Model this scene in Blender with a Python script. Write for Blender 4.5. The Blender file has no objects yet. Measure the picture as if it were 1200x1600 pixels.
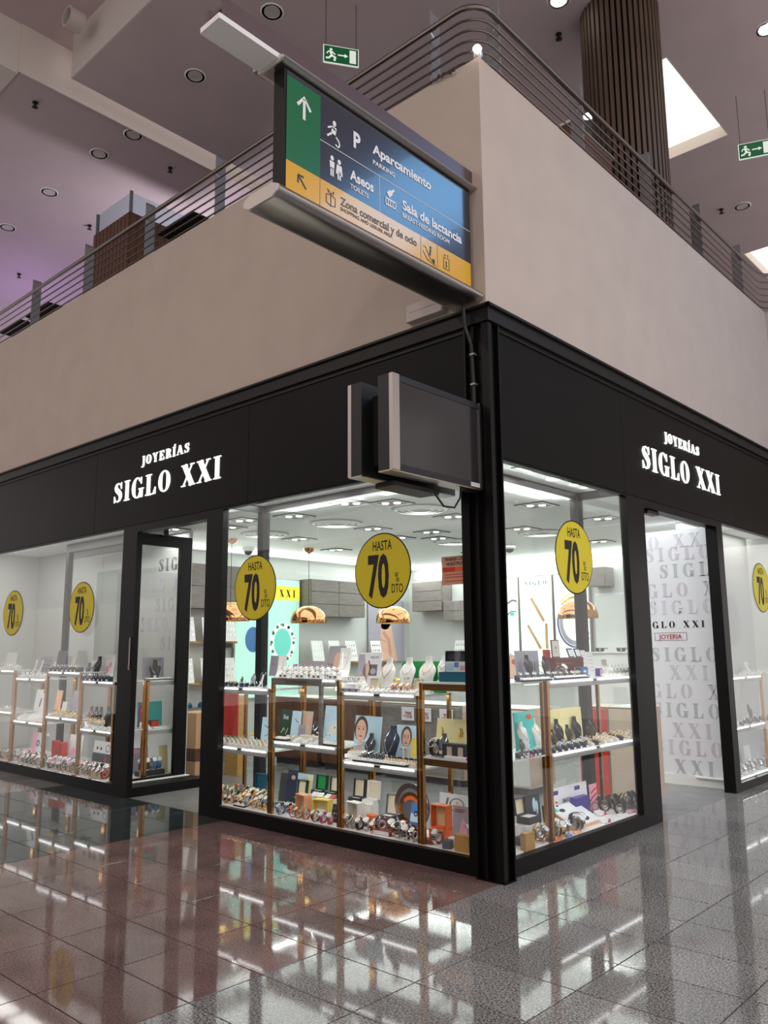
import bpy, math, random
from mathutils import Vector, Matrix
random.seed(7)
SC = bpy.context.scene
COL = SC.collection
# ------------------------------------------------------------------ camera
CAM = (3.3927, -4.9142, 1.6); YAW, PITCH, ROLL, FOC = 2.309668, 0.166579, -0.0075634, 1265.18
_f = Vector((math.cos(PITCH)*math.cos(YAW), math.cos(PITCH)*math.sin(YAW), math.sin(PITCH)))
_r0 = Vector((math.sin(YAW), -math.cos(YAW), 0)); _u0 = _r0.cross(_f)
_c, _s = math.cos(ROLL), math.sin(ROLL)
_r = _c*_r0 + _s*_u0; _u = -_s*_r0 + _c*_u0
cd = bpy.data.cameras.new('camera'); cam = bpy.data.objects.new('camera', cd); COL.objects.link(cam)
cam.matrix_world = Matrix(((_r.x, _u.x, -_f.x, CAM[0]), (_r.y, _u.y, -_f.y, CAM[1]), (_r.z, _u.z, -_f.z, CAM[2]), (0, 0, 0, 1)))
cd.sensor_fit = 'VERTICAL'; cd.sensor_height = 24.0; cd.lens = FOC*24.0/1600.0; cd.clip_start = .05; cd.clip_end = 200
SC.camera = cam
# ------------------------------------------------------------------ world, lights, exposure
SC.view_settings.view_transform = 'Standard'; SC.view_settings.look = 'None'
SC.view_settings.gamma = 1; SC.view_settings.use_curve_mapping = False; SC.view_settings.exposure = 0.0
W = bpy.data.worlds.new('world'); SC.world = W; W.use_nodes = True
W.node_tree.nodes['Background'].inputs[0].default_value = (1.0, .92, .885, 1); W.node_tree.nodes['Background'].inputs[1].default_value = .92
try: SC.cycles.transparent_max_bounces = 24
except Exception: pass
def area(name, loc, size, power, color=(1, 1, 1), rot=(0, 0, 0), shape='DISK', spread=math.pi):
    l = bpy.data.lights.new(name, 'AREA'); l.shape = shape; l.energy = power; l.color = color; l.spread = spread
    if shape in ('RECTANGLE', 'ELLIPSE'): l.size, l.size_y = size
    else: l.size = size
    o = bpy.data.objects.new(name, l); COL.objects.link(o); o.location = loc; o.rotation_euler = rot; return o
# unseen fill lights added behind and beside the camera to brighten the mall; shop lamps are with the luminaires below
for x, y, p, c in ((5.2, -7.5, 120, (1, .88, .80)), (9.5, -3.5, 170, (1, .96, .95)), (1.0, -8.5, 150, (1, .88, .80)), (-4.5, -8.5, 150, (1, .88, .80)), (8.5, 1.5, 430, (.96, .98, 1)), (-10, -8.5, 150, (1, .88, .80))):
    area('mall_fill', (x, y, 9.44), .3, p, c)
area('purple_lamp', (-13.5, 2.2, 7.0), .5, 26, (.62, .40, 1.0), (math.pi, 0, 0)); area('gallery_fill', (-8.5, 3.2, 7.0), .5, 60, (.95, .90, 1.0), (math.pi, 0, 0)); area('gallery_fill', (-16, 5.0, 7.0), .5, 60, (.90, .82, 1.0), (math.pi, 0, 0))  # the two pale upward lights are added to brighten the left ceiling
for x, y in ((-5.0, 2.2), (-3.0, 2.2), (-1.2, 2.2), (-5.0, 4.6), (-3.0, 4.6), (-1.2, 4.6), (-3.6, 6.4), (-5.9, 6.2)):
    area('shop_panel_light', (x, y, 3.085), 1.9, 26, (.97, 1, .985), shape='SQUARE')
# unseen added strips that brighten the shop ceiling from the tops of the wall cabinets and of the inner window beams
for nm, loc, sz in (('ceiling_fill', (-6.75, 4.1, 2.86), (.12, 5.4)), ('ceiling_fill', (-3.6, 6.95, 2.88), (6.0, .12)), ('ceiling_fill', (-1.9, .64, 2.96), (2.8, .08)), ('ceiling_fill', (-.64, 1.5, 2.96), (.08, 1.6))):
    area(nm, loc, sz, 48 if loc[2] < 2.9 else 15, (.97, 1, .985), (math.pi-(.0), math.radians(40) if loc[0] < -6 else 0, 0), 'RECTANGLE')
for x, p in ((-2.75, 13), (-1.3, 13), (-6.0, 7), (-7.3, 7), (-8.6, 7), (-5.62, 5)):
    area('window_spot_light', (x, .28 if x != -5.62 else .75, 3.085), (1.2, .3) if x != -5.62 else (.4, .4), p, (1, .98, .94), shape='RECTANGLE')  # the one behind the glass leaf is added to brighten its goods
for y, p in ((.95, 13), (1.9, 5), (5.4, 8), (6.5, 5)):
    area('window_spot_light', (-.28, y, 3.085), (.3, .9), p, (1, .98, .94), shape='RECTANGLE')
# ------------------------------------------------------------------ materials
def lin(c): return tuple((v/12.92 if v <= .04045 else ((v+.055)/1.055)**2.4) for v in [q/255 for q in c])
MATS = {}
def mat(name, rgb, rough=.5, metal=0, emit=0, noise=0, nscale=20, coat=0, spec=None, emitc=None, stretch=None, bump=0, rgb2=None):
    if name in MATS: return MATS[name]
    m = bpy.data.materials.new(name); m.use_nodes = True; nt = m.node_tree; b = nt.nodes['Principled BSDF']
    c = lin(rgb); b.inputs['Base Color'].default_value = (*c, 1); b.inputs['Roughness'].default_value = rough; b.inputs['Metallic'].default_value = metal
    if coat: b.inputs['Coat Weight'].default_value = coat; b.inputs['Coat Roughness'].default_value = .04
    if spec is not None: b.inputs['Specular IOR Level'].default_value = spec
    if emit:
        b.inputs['Emission Color'].default_value = (*(lin(emitc) if emitc else c), 1); b.inputs['Emission Strength'].default_value = emit
    if noise or bump:
        tc = nt.nodes.new('ShaderNodeTexCoord'); mp = nt.nodes.new('ShaderNodeMapping'); n = nt.nodes.new('ShaderNodeTexNoise')
        n.inputs['Scale'].default_value = nscale; n.inputs['Detail'].default_value = 4
        if stretch: mp.inputs['Scale'].default_value = stretch
        nt.links.new(tc.outputs['Object'], mp.inputs[0]); nt.links.new(mp.outputs[0], n.inputs['Vector'])
        if noise:
            r = nt.nodes.new('ShaderNodeValToRGB'); r.color_ramp.elements[0].position = .3; r.color_ramp.elements[1].position = .7
            c2 = lin(rgb2) if rgb2 else tuple(v*(1-noise) for v in c)
            r.color_ramp.elements[0].color = (*c2, 1); r.color_ramp.elements[1].color = (*(c if rgb2 else tuple(min(1, v*(1+noise*.6)) for v in c)), 1)
            nt.links.new(n.outputs['Fac'], r.inputs[0]); nt.links.new(r.outputs[0], b.inputs['Base Color'])
        if bump:
            bp = nt.nodes.new('ShaderNodeBump'); bp.inputs['Strength'].default_value = bump; bp.inputs['Distance'].default_value = .01
            nt.links.new(n.outputs['Fac'], bp.inputs['Height']); nt.links.new(bp.outputs[0], b.inputs['Normal'])
    MATS[name] = m; return m
def granite(name, base, dark, light, rough=.09, big=.35):
    m = bpy.data.materials.new(name); m.use_nodes = True; nt = m.node_tree; b = nt.nodes['Principled BSDF']; N = nt.nodes.new; L = nt.links.new
    tc = N('ShaderNodeTexCoord'); geo = N('ShaderNodeNewGeometry')
    n1 = N('ShaderNodeTexNoise'); n1.inputs['Scale'].default_value = 92; n1.inputs['Detail'].default_value = 5; n1.inputs['Roughness'].default_value = .75
    n2 = N('ShaderNodeTexNoise'); n2.inputs['Scale'].default_value = 1.7; n2.inputs['Detail'].default_value = 5
    L(geo.outputs['Position'], n1.inputs['Vector']); L(geo.outputs['Position'], n2.inputs['Vector'])
    r = N('ShaderNodeValToRGB'); e = r.color_ramp.elements
    e[0].position = .40; e[0].color = (*lin(dark), 1); e[1].position = .60; e[1].color = (*lin(light), 1)
    x = r.color_ramp.elements.new(.49); x.color = (*lin(base), 1)
    L(n1.outputs['Fac'], r.inputs[0])
    oi = N('ShaderNodeObjectInfo'); mr = N('ShaderNodeMath'); mr.operation = 'MULTIPLY_ADD'; mr.inputs[1].default_value = .18; mr.inputs[2].default_value = .91
    L(oi.outputs['Random'], mr.inputs[0])
    mm = N('ShaderNodeMapRange'); mm.inputs['From Min'].default_value = .3; mm.inputs['From Max'].default_value = .7; mm.inputs['To Min'].default_value = 1-big; mm.inputs['To Max'].default_value = 1+big
    L(n2.outputs['Fac'], mm.inputs['Value']); mul = N('ShaderNodeMath'); mul.operation = 'MULTIPLY'; L(mr.outputs[0], mul.inputs[0]); L(mm.outputs[0], mul.inputs[1])
    vm = N('ShaderNodeVectorMath'); vm.operation = 'SCALE'; L(r.outputs[0], vm.inputs[0]); L(mul.outputs[0], vm.inputs['Scale'])
    L(vm.outputs[0], b.inputs['Base Color']); b.inputs['Roughness'].default_value = rough
    b.inputs['Specular IOR Level'].default_value = .47
    MATS[name] = m; return m
def glassmat(name, tint=(1, 1, 1), refl=1.0):
    m = bpy.data.materials.new(name); m.use_nodes = True; nt = m.node_tree; nt.nodes.clear(); N = nt.nodes.new; L = nt.links.new
    out = N('ShaderNodeOutputMaterial'); mix = N('ShaderNodeMixShader'); t = N('ShaderNodeBsdfTransparent'); g = N('ShaderNodeBsdfGlossy'); fr = N('ShaderNodeFresnel')
    ge = N('ShaderNodeNewGeometry'); mr = N('ShaderNodeMapRange'); mr.inputs['To Min'].default_value = 1.33; mr.inputs['To Max'].default_value = 1/1.33
    L(ge.outputs['Backfacing'], mr.inputs['Value']); L(mr.outputs[0], fr.inputs['IOR'])   # a pane bends light alike at both faces
    t.inputs[0].default_value = (*tint, 1); g.inputs['Roughness'].default_value = 0.0; g.inputs[0].default_value = (refl, refl, refl, 1)
    L(fr.outputs[0], mix.inputs[0]); L(t.outputs[0], mix.inputs[1]); L(g.outputs[0], mix.inputs[2]); L(mix.outputs[0], out.inputs[0])
    MATS[name] = m; return m
glassmat('glass', (.985, .995, .99)); glassmat('cool_glass', (.80, .90, .93))
granite('granite_grey', (116, 114, 112), (50, 50, 50), (168, 165, 162), .055, .14)
granite('granite_rose', (108, 86, 83), (84, 65, 62), (128, 106, 103), .05, .3)
granite('granite_dark', (40, 50, 50), (20, 27, 28), (66, 76, 76), .045, .2)
mat('grout', (30, 28, 27), .8); mat('shop_floor', (120, 120, 120), .25, noise=.12, nscale=6)
mat('wall_paint', (196, 181, 170), .75, noise=.05, nscale=2.5, bump=.02); mat('wall_paint_right', (200, 193, 189), .75, noise=.04, nscale=2.5)
mat('ceiling_paint', (206, 188, 190), .85, noise=.05, nscale=1.5); mat('ceiling_light', (222, 212, 206), .85)
mat('black_panel', (17, 17, 16), .42, noise=.1, nscale=3, spec=.12); mat('black_metal', (14, 14, 14), .4, spec=.18); mat('black_trim', (26, 25, 24), .45, spec=.25)
mat('dark_grey_metal', (36, 37, 38), .45, spec=.25); mat('steel', (190, 184, 180), .3, 1); mat('rail_steel', (124, 114, 110), .3, 1); mat('rail_brown', (92, 74, 78), .35, .2); mat('steel_dark', (150, 150, 154), .42, .55); mat('alu', (178, 170, 166), .3, 1)
mat('white', (238, 238, 236), .45); mat('white_gloss', (240, 240, 238), .15, coat=.3); mat('off_white', (222, 218, 208), .6); mat('cream', (226, 214, 186), .7)
mat('shop_wall', (200, 203, 200), .7); mat('shop_ceiling', (232, 235, 233), .7)
mat('letter_lit', (255, 255, 252), .4, emit=.92); mat('led', (255, 255, 255), .4, emit=9); mat('led_inner', (255, 255, 255), .4, emit=26); mat('panel_lit', (255, 255, 250), .4, emit=1.8)
mat('lamp_lit', (255, 250, 240), .4, emit=12); mat('skylight_lit', (255, 250, 238), .4, emit=1.25); mat('reflection_blue', (130, 190, 245), .4, emit=6.5)
mat('gold', (226, 170, 84), .16, 1); mat('gold_bright', (244, 205, 120), .18, 1); mat('copper', (186, 138, 84), .2, 1); mat('copper_shiny', (206, 146, 104), .06, 1)
mat('silver', (214, 214, 214), .18, 1); mat('rose_gold', (226, 168, 140), .2, 1)
mat('grey_edge', (150, 150, 148), .45); mat('shelf_glass', (226, 230, 230), .15)
mat('black', (20, 20, 21), .5); mat('charcoal', (52, 54, 58), .7); mat('navy', (33, 42, 66), .7); mat('grey_felt', (96, 98, 106), .8); mat('lilac_grey', (168, 164, 176), .7)
mat('yellow', (228, 208, 28), .5); mat('ink', (28, 24, 20), .6); mat('ink_red', (176, 34, 44), .6); mat('ink_grey', (110, 110, 112), .6)
mat('red', (206, 46, 40), .45); mat('dark_red', (96, 28, 26), .4); mat('brown_red', (128, 58, 44), .4); mat('orange', (228, 104, 44), .5); mat('peach', (236, 176, 132), .55); mat('sun_yellow', (240, 212, 96), .5)
mat('pink', (236, 168, 190), .6); mat('magenta', (206, 60, 132), .6); mat('green', (18, 112, 68), .5); mat('bright_green', (30, 150, 76), .5); mat('dark_green', (22, 58, 46), .5)
mat('teal', (70, 200, 196), .5); mat('petrol', (26, 84, 104), .4); mat('blue', (58, 118, 186), .5); mat('purple', (62, 52, 136), .5); mat('pale_blue', (190, 220, 236), .5); mat('pale_yellow', (238, 228, 170), .55)
mat('skin', (228, 184, 162), .6); mat('skin_shade', (206, 156, 136), .6); mat('lips', (190, 84, 84), .5); mat('hair', (84, 58, 44), .7)
mat('wood_grey', (128, 121, 116), .5, noise=.25, nscale=6, stretch=(1, 1, 9)); mat('wood_brown', (104, 70, 54), .5, noise=.3, nscale=5, stretch=(8, 8, 1)); mat('wood_oak', (196, 150, 84), .5, noise=.2, nscale=7, stretch=(1, 1, 8)); mat('slat_brown', (92, 74, 60), .6, noise=.2, nscale=4, stretch=(6, 6, .6))
mat('cardboard', (196, 158, 122), .7); mat('beige', (206, 186, 166), .6)
mat('mint_lit', (178, 228, 214), .5, emit=.55); mat('lightbox_lit', (226, 248, 238), .5, emit=.75); mat('yellow_lit', (240, 228, 60), .5, emit=.55); mat('aqua_lit', (110, 206, 190), .5, emit=.5)
mat('screen', (44, 43, 44), .12, spec=.5); mat('sign_navy', (46, 48, 62), .2, spec=.6, coat=.25); mat('sign_green', (0, 108, 66), .2, spec=.6, coat=.25); mat('sign_yellow', (226, 172, 48), .2, spec=.6, coat=.25)
mat('print_white', (236, 236, 238), .35); mat('print_dark', (40, 38, 40), .35); mat('exit_green', (20, 110, 66), .4, emit=.12); mat('exit_white', (230, 238, 226), .4, emit=.5)
mat('poster_white', (226, 226, 232), .5); mat('stencil_grey', (184, 190, 190), .5); mat('stencil_lilac', (204, 196, 208), .5); mat('stencil_faint', (206, 207, 213), .5); mat('notice_orange', (212, 160, 130), .5)
mat('plastic_white', (206, 196, 190), .5); mat('gem', (235, 245, 250), .05, spec=1, coat=1)
# ------------------------------------------------------------------ mesh building
class MB:
    def __init__(s): s.v = []; s.f = []; s.m = []; s.k = 0
    def add(s, vs, fs):
        o = len(s.v); s.v += [tuple(q) for q in vs]
        for f in fs: s.f.append([i+o for i in f]); s.m.append(s.k)
        return s
    def box(s, x0, x1, y0, y1, z0, z1, M=None):
        vs = [Vector((x, y, z)) for z in (z0, z1) for y in (y0, y1) for x in (x0, x1)]
        if M is not None: vs = [M @ q for q in vs]
        return s.add(vs, [(0, 2, 3, 1), (4, 5, 7, 6), (0, 1, 5, 4), (2, 6, 7, 3), (0, 4, 6, 2), (1, 3, 7, 5)])
    def bbox(s, x0, x1, y0, y1, z0, z1, b=.005, M=None):   # box with chamfered vertical edges and top
        P = [(x0+b, y0), (x1-b, y0), (x1, y0+b), (x1, y1-b), (x1-b, y1), (x0+b, y1), (x0, y1-b), (x0, y0+b)]
        cx, cy = (x0+x1)/2, (y0+y1)/2; sx, sy = 1-2*b/max(1e-6, x1-x0), 1-2*b/max(1e-6, y1-y0)
        R = [[(x, y, z0) for x, y in P], [(x, y, z1-b) for x, y in P], [(cx+(x-cx)*sx, cy+(y-cy)*sy, z1) for x, y in P]]
        return s.loft(R, True, True, M)
    def loft(s, R, cap0=True, cap1=True, M=None, close=True):
        n = len(R[0]); vs = [Vector(q) for r in R for q in r]
        if M is not None: vs = [M @ q for q in vs]
        fs = []
        for i in range(len(R)-1):
            for j in range(n if close else n-1):
                k = (j+1) % n; fs.append((i*n+j, i*n+k, (i+1)*n+k, (i+1)*n+j))
        if cap0: fs.append(tuple(range(n-1, -1, -1)))
        if cap1: fs.append(tuple((len(R)-1)*n+j for j in range(n)))
        return s.add(vs, fs)
    def lathe(s, prof, n=16, M=None, cap0=True, cap1=True):
        R = [[(r*math.cos(2*math.pi*j/n), r*math.sin(2*math.pi*j/n), z) for j in range(n)] for r, z in prof]
        return s.loft(R, cap0, cap1, M)
    def cyl(s, p0, p1, r, n=10, r1=None):
        p0, p1 = Vector(p0), Vector(p1); return s.tube([p0, p1], [r, r if r1 is None else r1], n)
    def tube(s, pts, r, n=6, closed=False):
        pts = [Vector(q) for q in pts]; N = len(pts); R = []; up = None
        for i, q in enumerate(pts):
            a = pts[(i-1) % N] if (closed or i > 0) else q; b = pts[(i+1) % N] if (closed or i < N-1) else q
            d = (b-a).normalized()
            if up is None: up = Vector((0, 0, 1)) if abs(d.z) < .9 else Vector((1, 0, 0))
            x = d.cross(up)
            if x.length < 1e-5: x = d.cross(Vector((0, 1, 0)))
            x.normalize(); y = x.cross(d).normalized(); up = y
            rr = r[i] if isinstance(r, (list, tuple)) else r
            R.append([q + rr*(math.cos(2*math.pi*k/n)*x + math.sin(2*math.pi*k/n)*y) for k in range(n)])
        if closed: R.append(R[0])
        return s.loft(R, not closed, not closed)
    def poly(s, pts, y0=0, th=.001, M=None):     # outline in x,z; front at y0, back at y0+th
        R = [[(x, y0, z) for x, z in pts], [(x, y0+th, z) for x, z in pts]]
        return s.loft(R, True, True, M)
    def stroke(s, pts, w, y0=0, th=.001):         # ribbon in the x,z plane, w one width or a list
        n = len(pts); A = []; B = []
        for i, (x, z) in enumerate(pts):
            a = pts[max(0, i-1)]; b = pts[min(n-1, i+1)]; dx, dz = b[0]-a[0], b[1]-a[1]; l = math.hypot(dx, dz) or 1
            ww = (w[i] if isinstance(w, (list, tuple)) else w)/2; A.append((x-dz/l*ww, z+dx/l*ww)); B.append((x+dz/l*ww, z-dx/l*ww))
        for i in range(n-1): s.poly([A[i], A[i+1], B[i+1], B[i]], y0, th)
        return s
    def disc(s, cx, cz, rx, rz, y0=0, th=.001, n=20): return s.poly([(cx+rx*math.cos(2*math.pi*i/n), cz+rz*math.sin(2*math.pi*i/n)) for i in range(n)], y0, th)
    def annulus(s, cx, cz, rx, rz, ix, iz, y0=0, th=.001, n=24, a0=0, a1=2*math.pi):
        for i in range(n):
            a, b = a0+(a1-a0)*i/n, a0+(a1-a0)*(i+1)/n
            s.poly([(cx+rx*math.cos(a), cz+rz*math.sin(a)), (cx+rx*math.cos(b), cz+rz*math.sin(b)), (cx+ix*math.cos(b), cz+iz*math.sin(b)), (cx+ix*math.cos(a), cz+iz*math.sin(a))], y0, th)
        return s
    def mesh(s, name, mats, smooth=False):
        me = bpy.data.meshes.new(name); me.from_pydata(s.v, [], s.f)
        for m in (mats if isinstance(mats, (list, tuple)) else [mats]): me.materials.append(MATS[m])
        if any(s.m): me.polygons.foreach_set('material_index', s.m)
        me.validate(); me.update()
        import bmesh
        bm = bmesh.new(); bm.from_mesh(me); bmesh.ops.recalc_face_normals(bm, faces=bm.faces); bm.to_mesh(me); bm.free()
        if smooth:
            me.polygons.foreach_set('use_smooth', [True]*len(me.polygons)); me.set_sharp_from_angle(angle=math.radians(38))
        return me
def link(name, me, parent=None, loc=(0, 0, 0), rz=0):
    o = bpy.data.objects.new(name, me); COL.objects.link(o); o.location = loc; o.rotation_euler = (0, 0, rz)
    if parent: o.parent = parent
    return o
CACHE = {}
def part(parent, name, m, fn, key=None, smooth=False, loc=(0, 0, 0), rz=0):
    if key is not None and (key, m) in CACHE: me = CACHE[(key, m)]
    else:
        b = MB(); fn(b); me = b.mesh(name, m, smooth)
        if key is not None: CACHE[(key, m)] = me
    return link(name, me, parent, loc, rz)
def thing(name, label, cat, loc=(0, 0, 0), rz=0, group=None):
    o = link(name, None, None, loc, rz); o['label'] = label; o['category'] = cat
    if group: o['group'] = group
    return o
def struct(name, m=None, fn=None, loc=(0, 0, 0), rz=0, smooth=False, label=None):
    if fn: o = part(None, name, m, fn, None, smooth, loc, rz)
    else: o = link(name, None, None, loc, rz)
    o['kind'] = 'structure'
    if label: o['label'] = label
    return o
TXT = {}
def text(parent, name, body, x, z, h, m, y=-.0012, sx=1.0, align='CENTER', bold=0, space=1.0, M=None):
    k = (body, align, bold, space)
    if k not in TXT:
        c = bpy.data.curves.new('t', 'FONT'); c.body = body; c.size = 1.0/.73; c.align_x = align; c.offset = bold; c.space_character = space; c.resolution_u = 3
        ob = bpy.data.objects.new('t', c); TXT[k] = bpy.data.meshes.new_from_object(ob); bpy.data.objects.remove(ob); bpy.data.curves.remove(c)
    me = TXT[k].copy(); me.materials.clear(); me.materials.append(MATS[m])
    me.transform(Matrix(((h*sx, 0, 0, x), (0, 0, 0, y), (0, h, 0, z), (0, 0, 0, 1))) if M is None else M @ Matrix(((h*sx, 0, 0, x), (0, 0, 0, y), (0, h, 0, z), (0, 0, 0, 1))))
    return link(name, me, parent)
# serif capitals: list of (fn(b, y0, th)) drawn with cap height 1; returns advance width
def _ser(b, x, z, w, y0, th, t=.055): b.poly([(x-w/2, z), (x+w/2, z), (x+w/2, z+t), (x-w/2, z+t)], y0, th)
def _rect(b, x0, x1, z0, z1, y0, th): b.poly([(x0, z0), (x1, z0), (x1, z1), (x0, z1)], y0, th)
def glyph(b, ch, y0, th, stencil=False):
    st, tn = .21, .06
    def stem(x, bot=True, top=True, z0=0, z1=1):
        if stencil:
            _rect(b, x-st/2, x+st/2, z0, z1, y0, th)
        else: _rect(b, x-st/2, x+st/2, z0, z1, y0, th)
        if bot: _ser(b, x, 0, st+.17, y0, th)
        if top: _ser(b, x, .945, st+.17, y0, th)
    if ch in 'IÍ':
        stem(.2)
        if ch == 'Í': b.poly([(.17, 1.06), (.25, 1.06), (.4, 1.28), (.24, 1.28)], y0, th)
        return .4
    if ch == 'L':
        stem(.2); _rect(b, .2, .62, 0, .055, y0, th); b.poly([(.62, 0), (.66, 0), (.66, .34), (.62, .34), (.5, .055)], y0, th); return .7
    if ch == 'E':
        stem(.2); _rect(b, .2, .62, 0, .055, y0, th); b.poly([(.66, 0), (.66, .3), (.63, .3), (.5, .055), (.5, 0)], y0, th)
        _rect(b, .2, .6, .945, 1, y0, th); b.poly([(.64, 1), (.64, .72), (.61, .72), (.48, .945), (.48, 1)], y0, th)
        _rect(b, .2, .48, .48, .53, y0, th); _rect(b, .45, .49, .38, .63, y0, th); return .7
    def oval(cx, a0, a1, rx=.36, n=22, heavy=.22):
        P = []; Wd = []
        for i in range(n+1):
            a = a0+(a1-a0)*i/n; w = tn+(heavy-tn)*abs(math.cos(a))**1.5
            P.append((cx+(rx-w/2)*math.cos(a), .5+(.515-w/2*.9)*math.sin(a))); Wd.append(w)
        b.stroke(P, Wd, y0, th)
    if ch == 'O':
        if stencil: oval(.38, math.radians(100), math.radians(260)); oval(.38, math.radians(-80), math.radians(80))
        else: oval(.38, 0, 2*math.pi)
        return .76
    if ch == 'G':
        oval(.38, math.radians(48), math.radians(318)); _rect(b, .53, .74, .0, .42, y0, th); _ser(b, .64, .40, .34, y0, th)
        b.poly([(.62, .66), (.66, .66), (.66, 1), (.63, 1), (.54, .86)], y0, th); return .8
    if ch == 'S':
        C = [(.53, .74), (.47, .9), (.33, .965), (.19, .9), (.155, .77), (.22, .645), (.34, .54), (.45, .42), (.49, .27), (.43, .1), (.29, .035), (.14, .1), (.075, .27)]
        Wd = [.035, .05, .07, .12, .2, .24, .25, .24, .2, .12, .07, .05, .035]; b.stroke(C, Wd, y0, th)
        b.poly([(.52, .66), (.555, .66), (.555, 1), (.525, 1), (.46, .88)], y0, th); b.poly([(.05, 0), (.08, 0), (.15, .12), (.085, .34), (.05, .34)], y0, th); return .62
    if ch == 'X':
        b.stroke([(.16, .98), (.62, .02)], .24, y0, th); b.stroke([(.12, .02), (.6, .98)], .06, y0, th)
        for x, z, w in ((.16, .945, .36), (.61, .945, .24), (.12, 0, .24), (.62, 0, .36)): _ser(b, x, z, w, y0, th)
        return .78
    if ch == 'Y':
        b.stroke([(.15, .98), (.37, .46)], .22, y0, th); b.stroke([(.6, .98), (.4, .46)], .06, y0, th); _rect(b, .28, .49, 0, .48, y0, th)
        for x, z, w in ((.15, .945, .34), (.61, .945, .24), (.385, 0, .36)): _ser(b, x, z, w, y0, th)
        return .74
    if ch == 'A':
        b.stroke([(.36, .98), (.64, .02)], .22, y0, th); b.stroke([(.34, .98), (.1, .02)], .06, y0, th); _rect(b, .18, .52, .3, .35, y0, th)
        for x, w in ((.1, .24), (.65, .34)): _ser(b, x, 0, w, y0, th)
        return .78
    if ch == 'R':
        stem(.2); P = [(.25, .97), (.45, .95), (.54, .84), (.54, .64), (.45, .53), (.25, .51)]; b.stroke(P, [.06, .1, .2, .2, .1, .06], y0, th)
        b.stroke([(.4, .52), (.52, .36), (.6, .03)], [.1, .2, .2], y0, th); _ser(b, .64, 0, .22, y0, th); return .74
    if ch == 'J':
        _rect(b, .2, .41, .0, 1, y0, th); _ser(b, .3, .945, .38, y0, th); b.stroke([(.305, .05), (.27, -.14), (.16, -.22), (.05, -.2), (.02, -.1)], [.21, .17, .1, .08, .1], y0, th); return .46
    return .4
def serif(parent, body, x0, x1, z, h, m, y0=-.02, th=.02, gap=.1, name='letter', stencil=False, keep=None):
    ws = []; 
    for ch in body: ws.append(.42 if ch == ' ' else glyph(MB(), ch, 0, .01))
    tot = sum(ws)+gap*(len(body)-1); s = (x1-x0)/tot; x = 0
    for ch, w in zip(body, ws):
        X = x0+x*s
        if ch != ' ' and (keep is None or (X+w*s > keep[0] and X < keep[1])):
            k = ('gl', ch, round(h, 4), round(s, 4), y0, th)
            if (k, m) not in CACHE:
                b = MB(); glyph(b, ch, y0, th, stencil); b.v = [(vx*s, vy, vz*h) for vx, vy, vz in b.v]; CACHE[(k, m)] = b.mesh(name, m)
            me = CACHE[(k, m)]; cut = keep is not None and (X < keep[0] or X+w*s > keep[1])
            if cut:
                b2 = me.copy()
                for vv in b2.vertices: vv.co.x = min(max(vv.co.x, keep[0]-X), keep[1]-X)
                me = b2
            link(name, me, parent, (X, 0, z))
        x += w+gap
def proj(P):
    d = Vector(P)-Vector(CAM); w = d.dot(_f); return 600+FOC*d.dot(_r)/w, 800-FOC*d.dot(_u)/w
def along(px, z, v, side):     # where the vertical plane at depth v behind a facade is seen at column px, height z
    lo, hi = (-11, 0.6) if side == 'L' else (-.5, 9)
    for _ in range(40):
        mid = (lo+hi)/2; q = proj((mid, v, z) if side == 'L' else (-v, mid, z))
        if q[0] < px: lo = mid
        else: hi = mid
    return (lo+hi)/2
# ================================================================== THE SETTING
ZF, ZH, ZT, ZP = 6.2, 3.03, 4.2, 6.37       # upper floor, header, top of black trim, top of parapet
fl = struct('floor', 'grout', lambda b: b.box(-16, 9, -12, 12, -.3, -.012))
TX, TY, J = .6325, .43, .007
far = MB(); k = 0
for i in range(-16, 5):
    for j in range(-8, 18):
        x0, y0 = i*TX, .04+(j-1)*TY
        if x0 < -.01 and y0+TY > .05: continue
        x1, y1 = x0+TX, y0+TY
        if x1 > 0 and y0 > 6.6 or x0 > 2.6: continue
        if x0 < -9.6: continue
        m = 'granite_grey' if x0 > -.01 or x1 < -6.3 else ('granite_dark' if x1 < -3.1 else 'granite_rose')
        k += 1
        # the dark band of the entrance lies at x -6.33..-3.16
        part(fl, 'tile', m, lambda b: b.bbox(0, TX-J, 0, TY-J, -.012, 0, .0012), ('tile',), False, (x0, y0, 0))
def rest(b):
    b.box(-16, -9.49-.004, -12, .036, -.012, 0); b.box(2.53+.002, 9, -12, 12, -.012, 0); b.box(-9.49, 2.53, -12, .04-9*TY-.004, -.012, 0)
    b.box(0, 2.53, .04+16*TY, 12, -.012, 0)
r = part(fl, 'far_tiles', 'granite_grey', rest); r['kind'] = 'stuff'
struct('shop_floor', 'shop_floor', lambda b: b.box(-7, 0, .045, 7.2, -.012, .001))
# --- upper walls (parapets of the gallery) and what is behind them
struct('wall_left', 'wall_paint', lambda b: b.box(-16, 0, 0, .24, ZT-.02, ZP))
struct('wall_right', 'wall_paint', lambda b: b.box(-.24, 0, .24, 7.3, ZT-.02, ZP))
struct('wall_beyond', 'wall_paint', lambda b: b.box(0, 6, 7.06, 7.3, ZH, ZP))
struct('upper_floor', 'shop_floor', lambda b: b.box(-30, -.24, .24, 26, 5.3, ZF))
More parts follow.
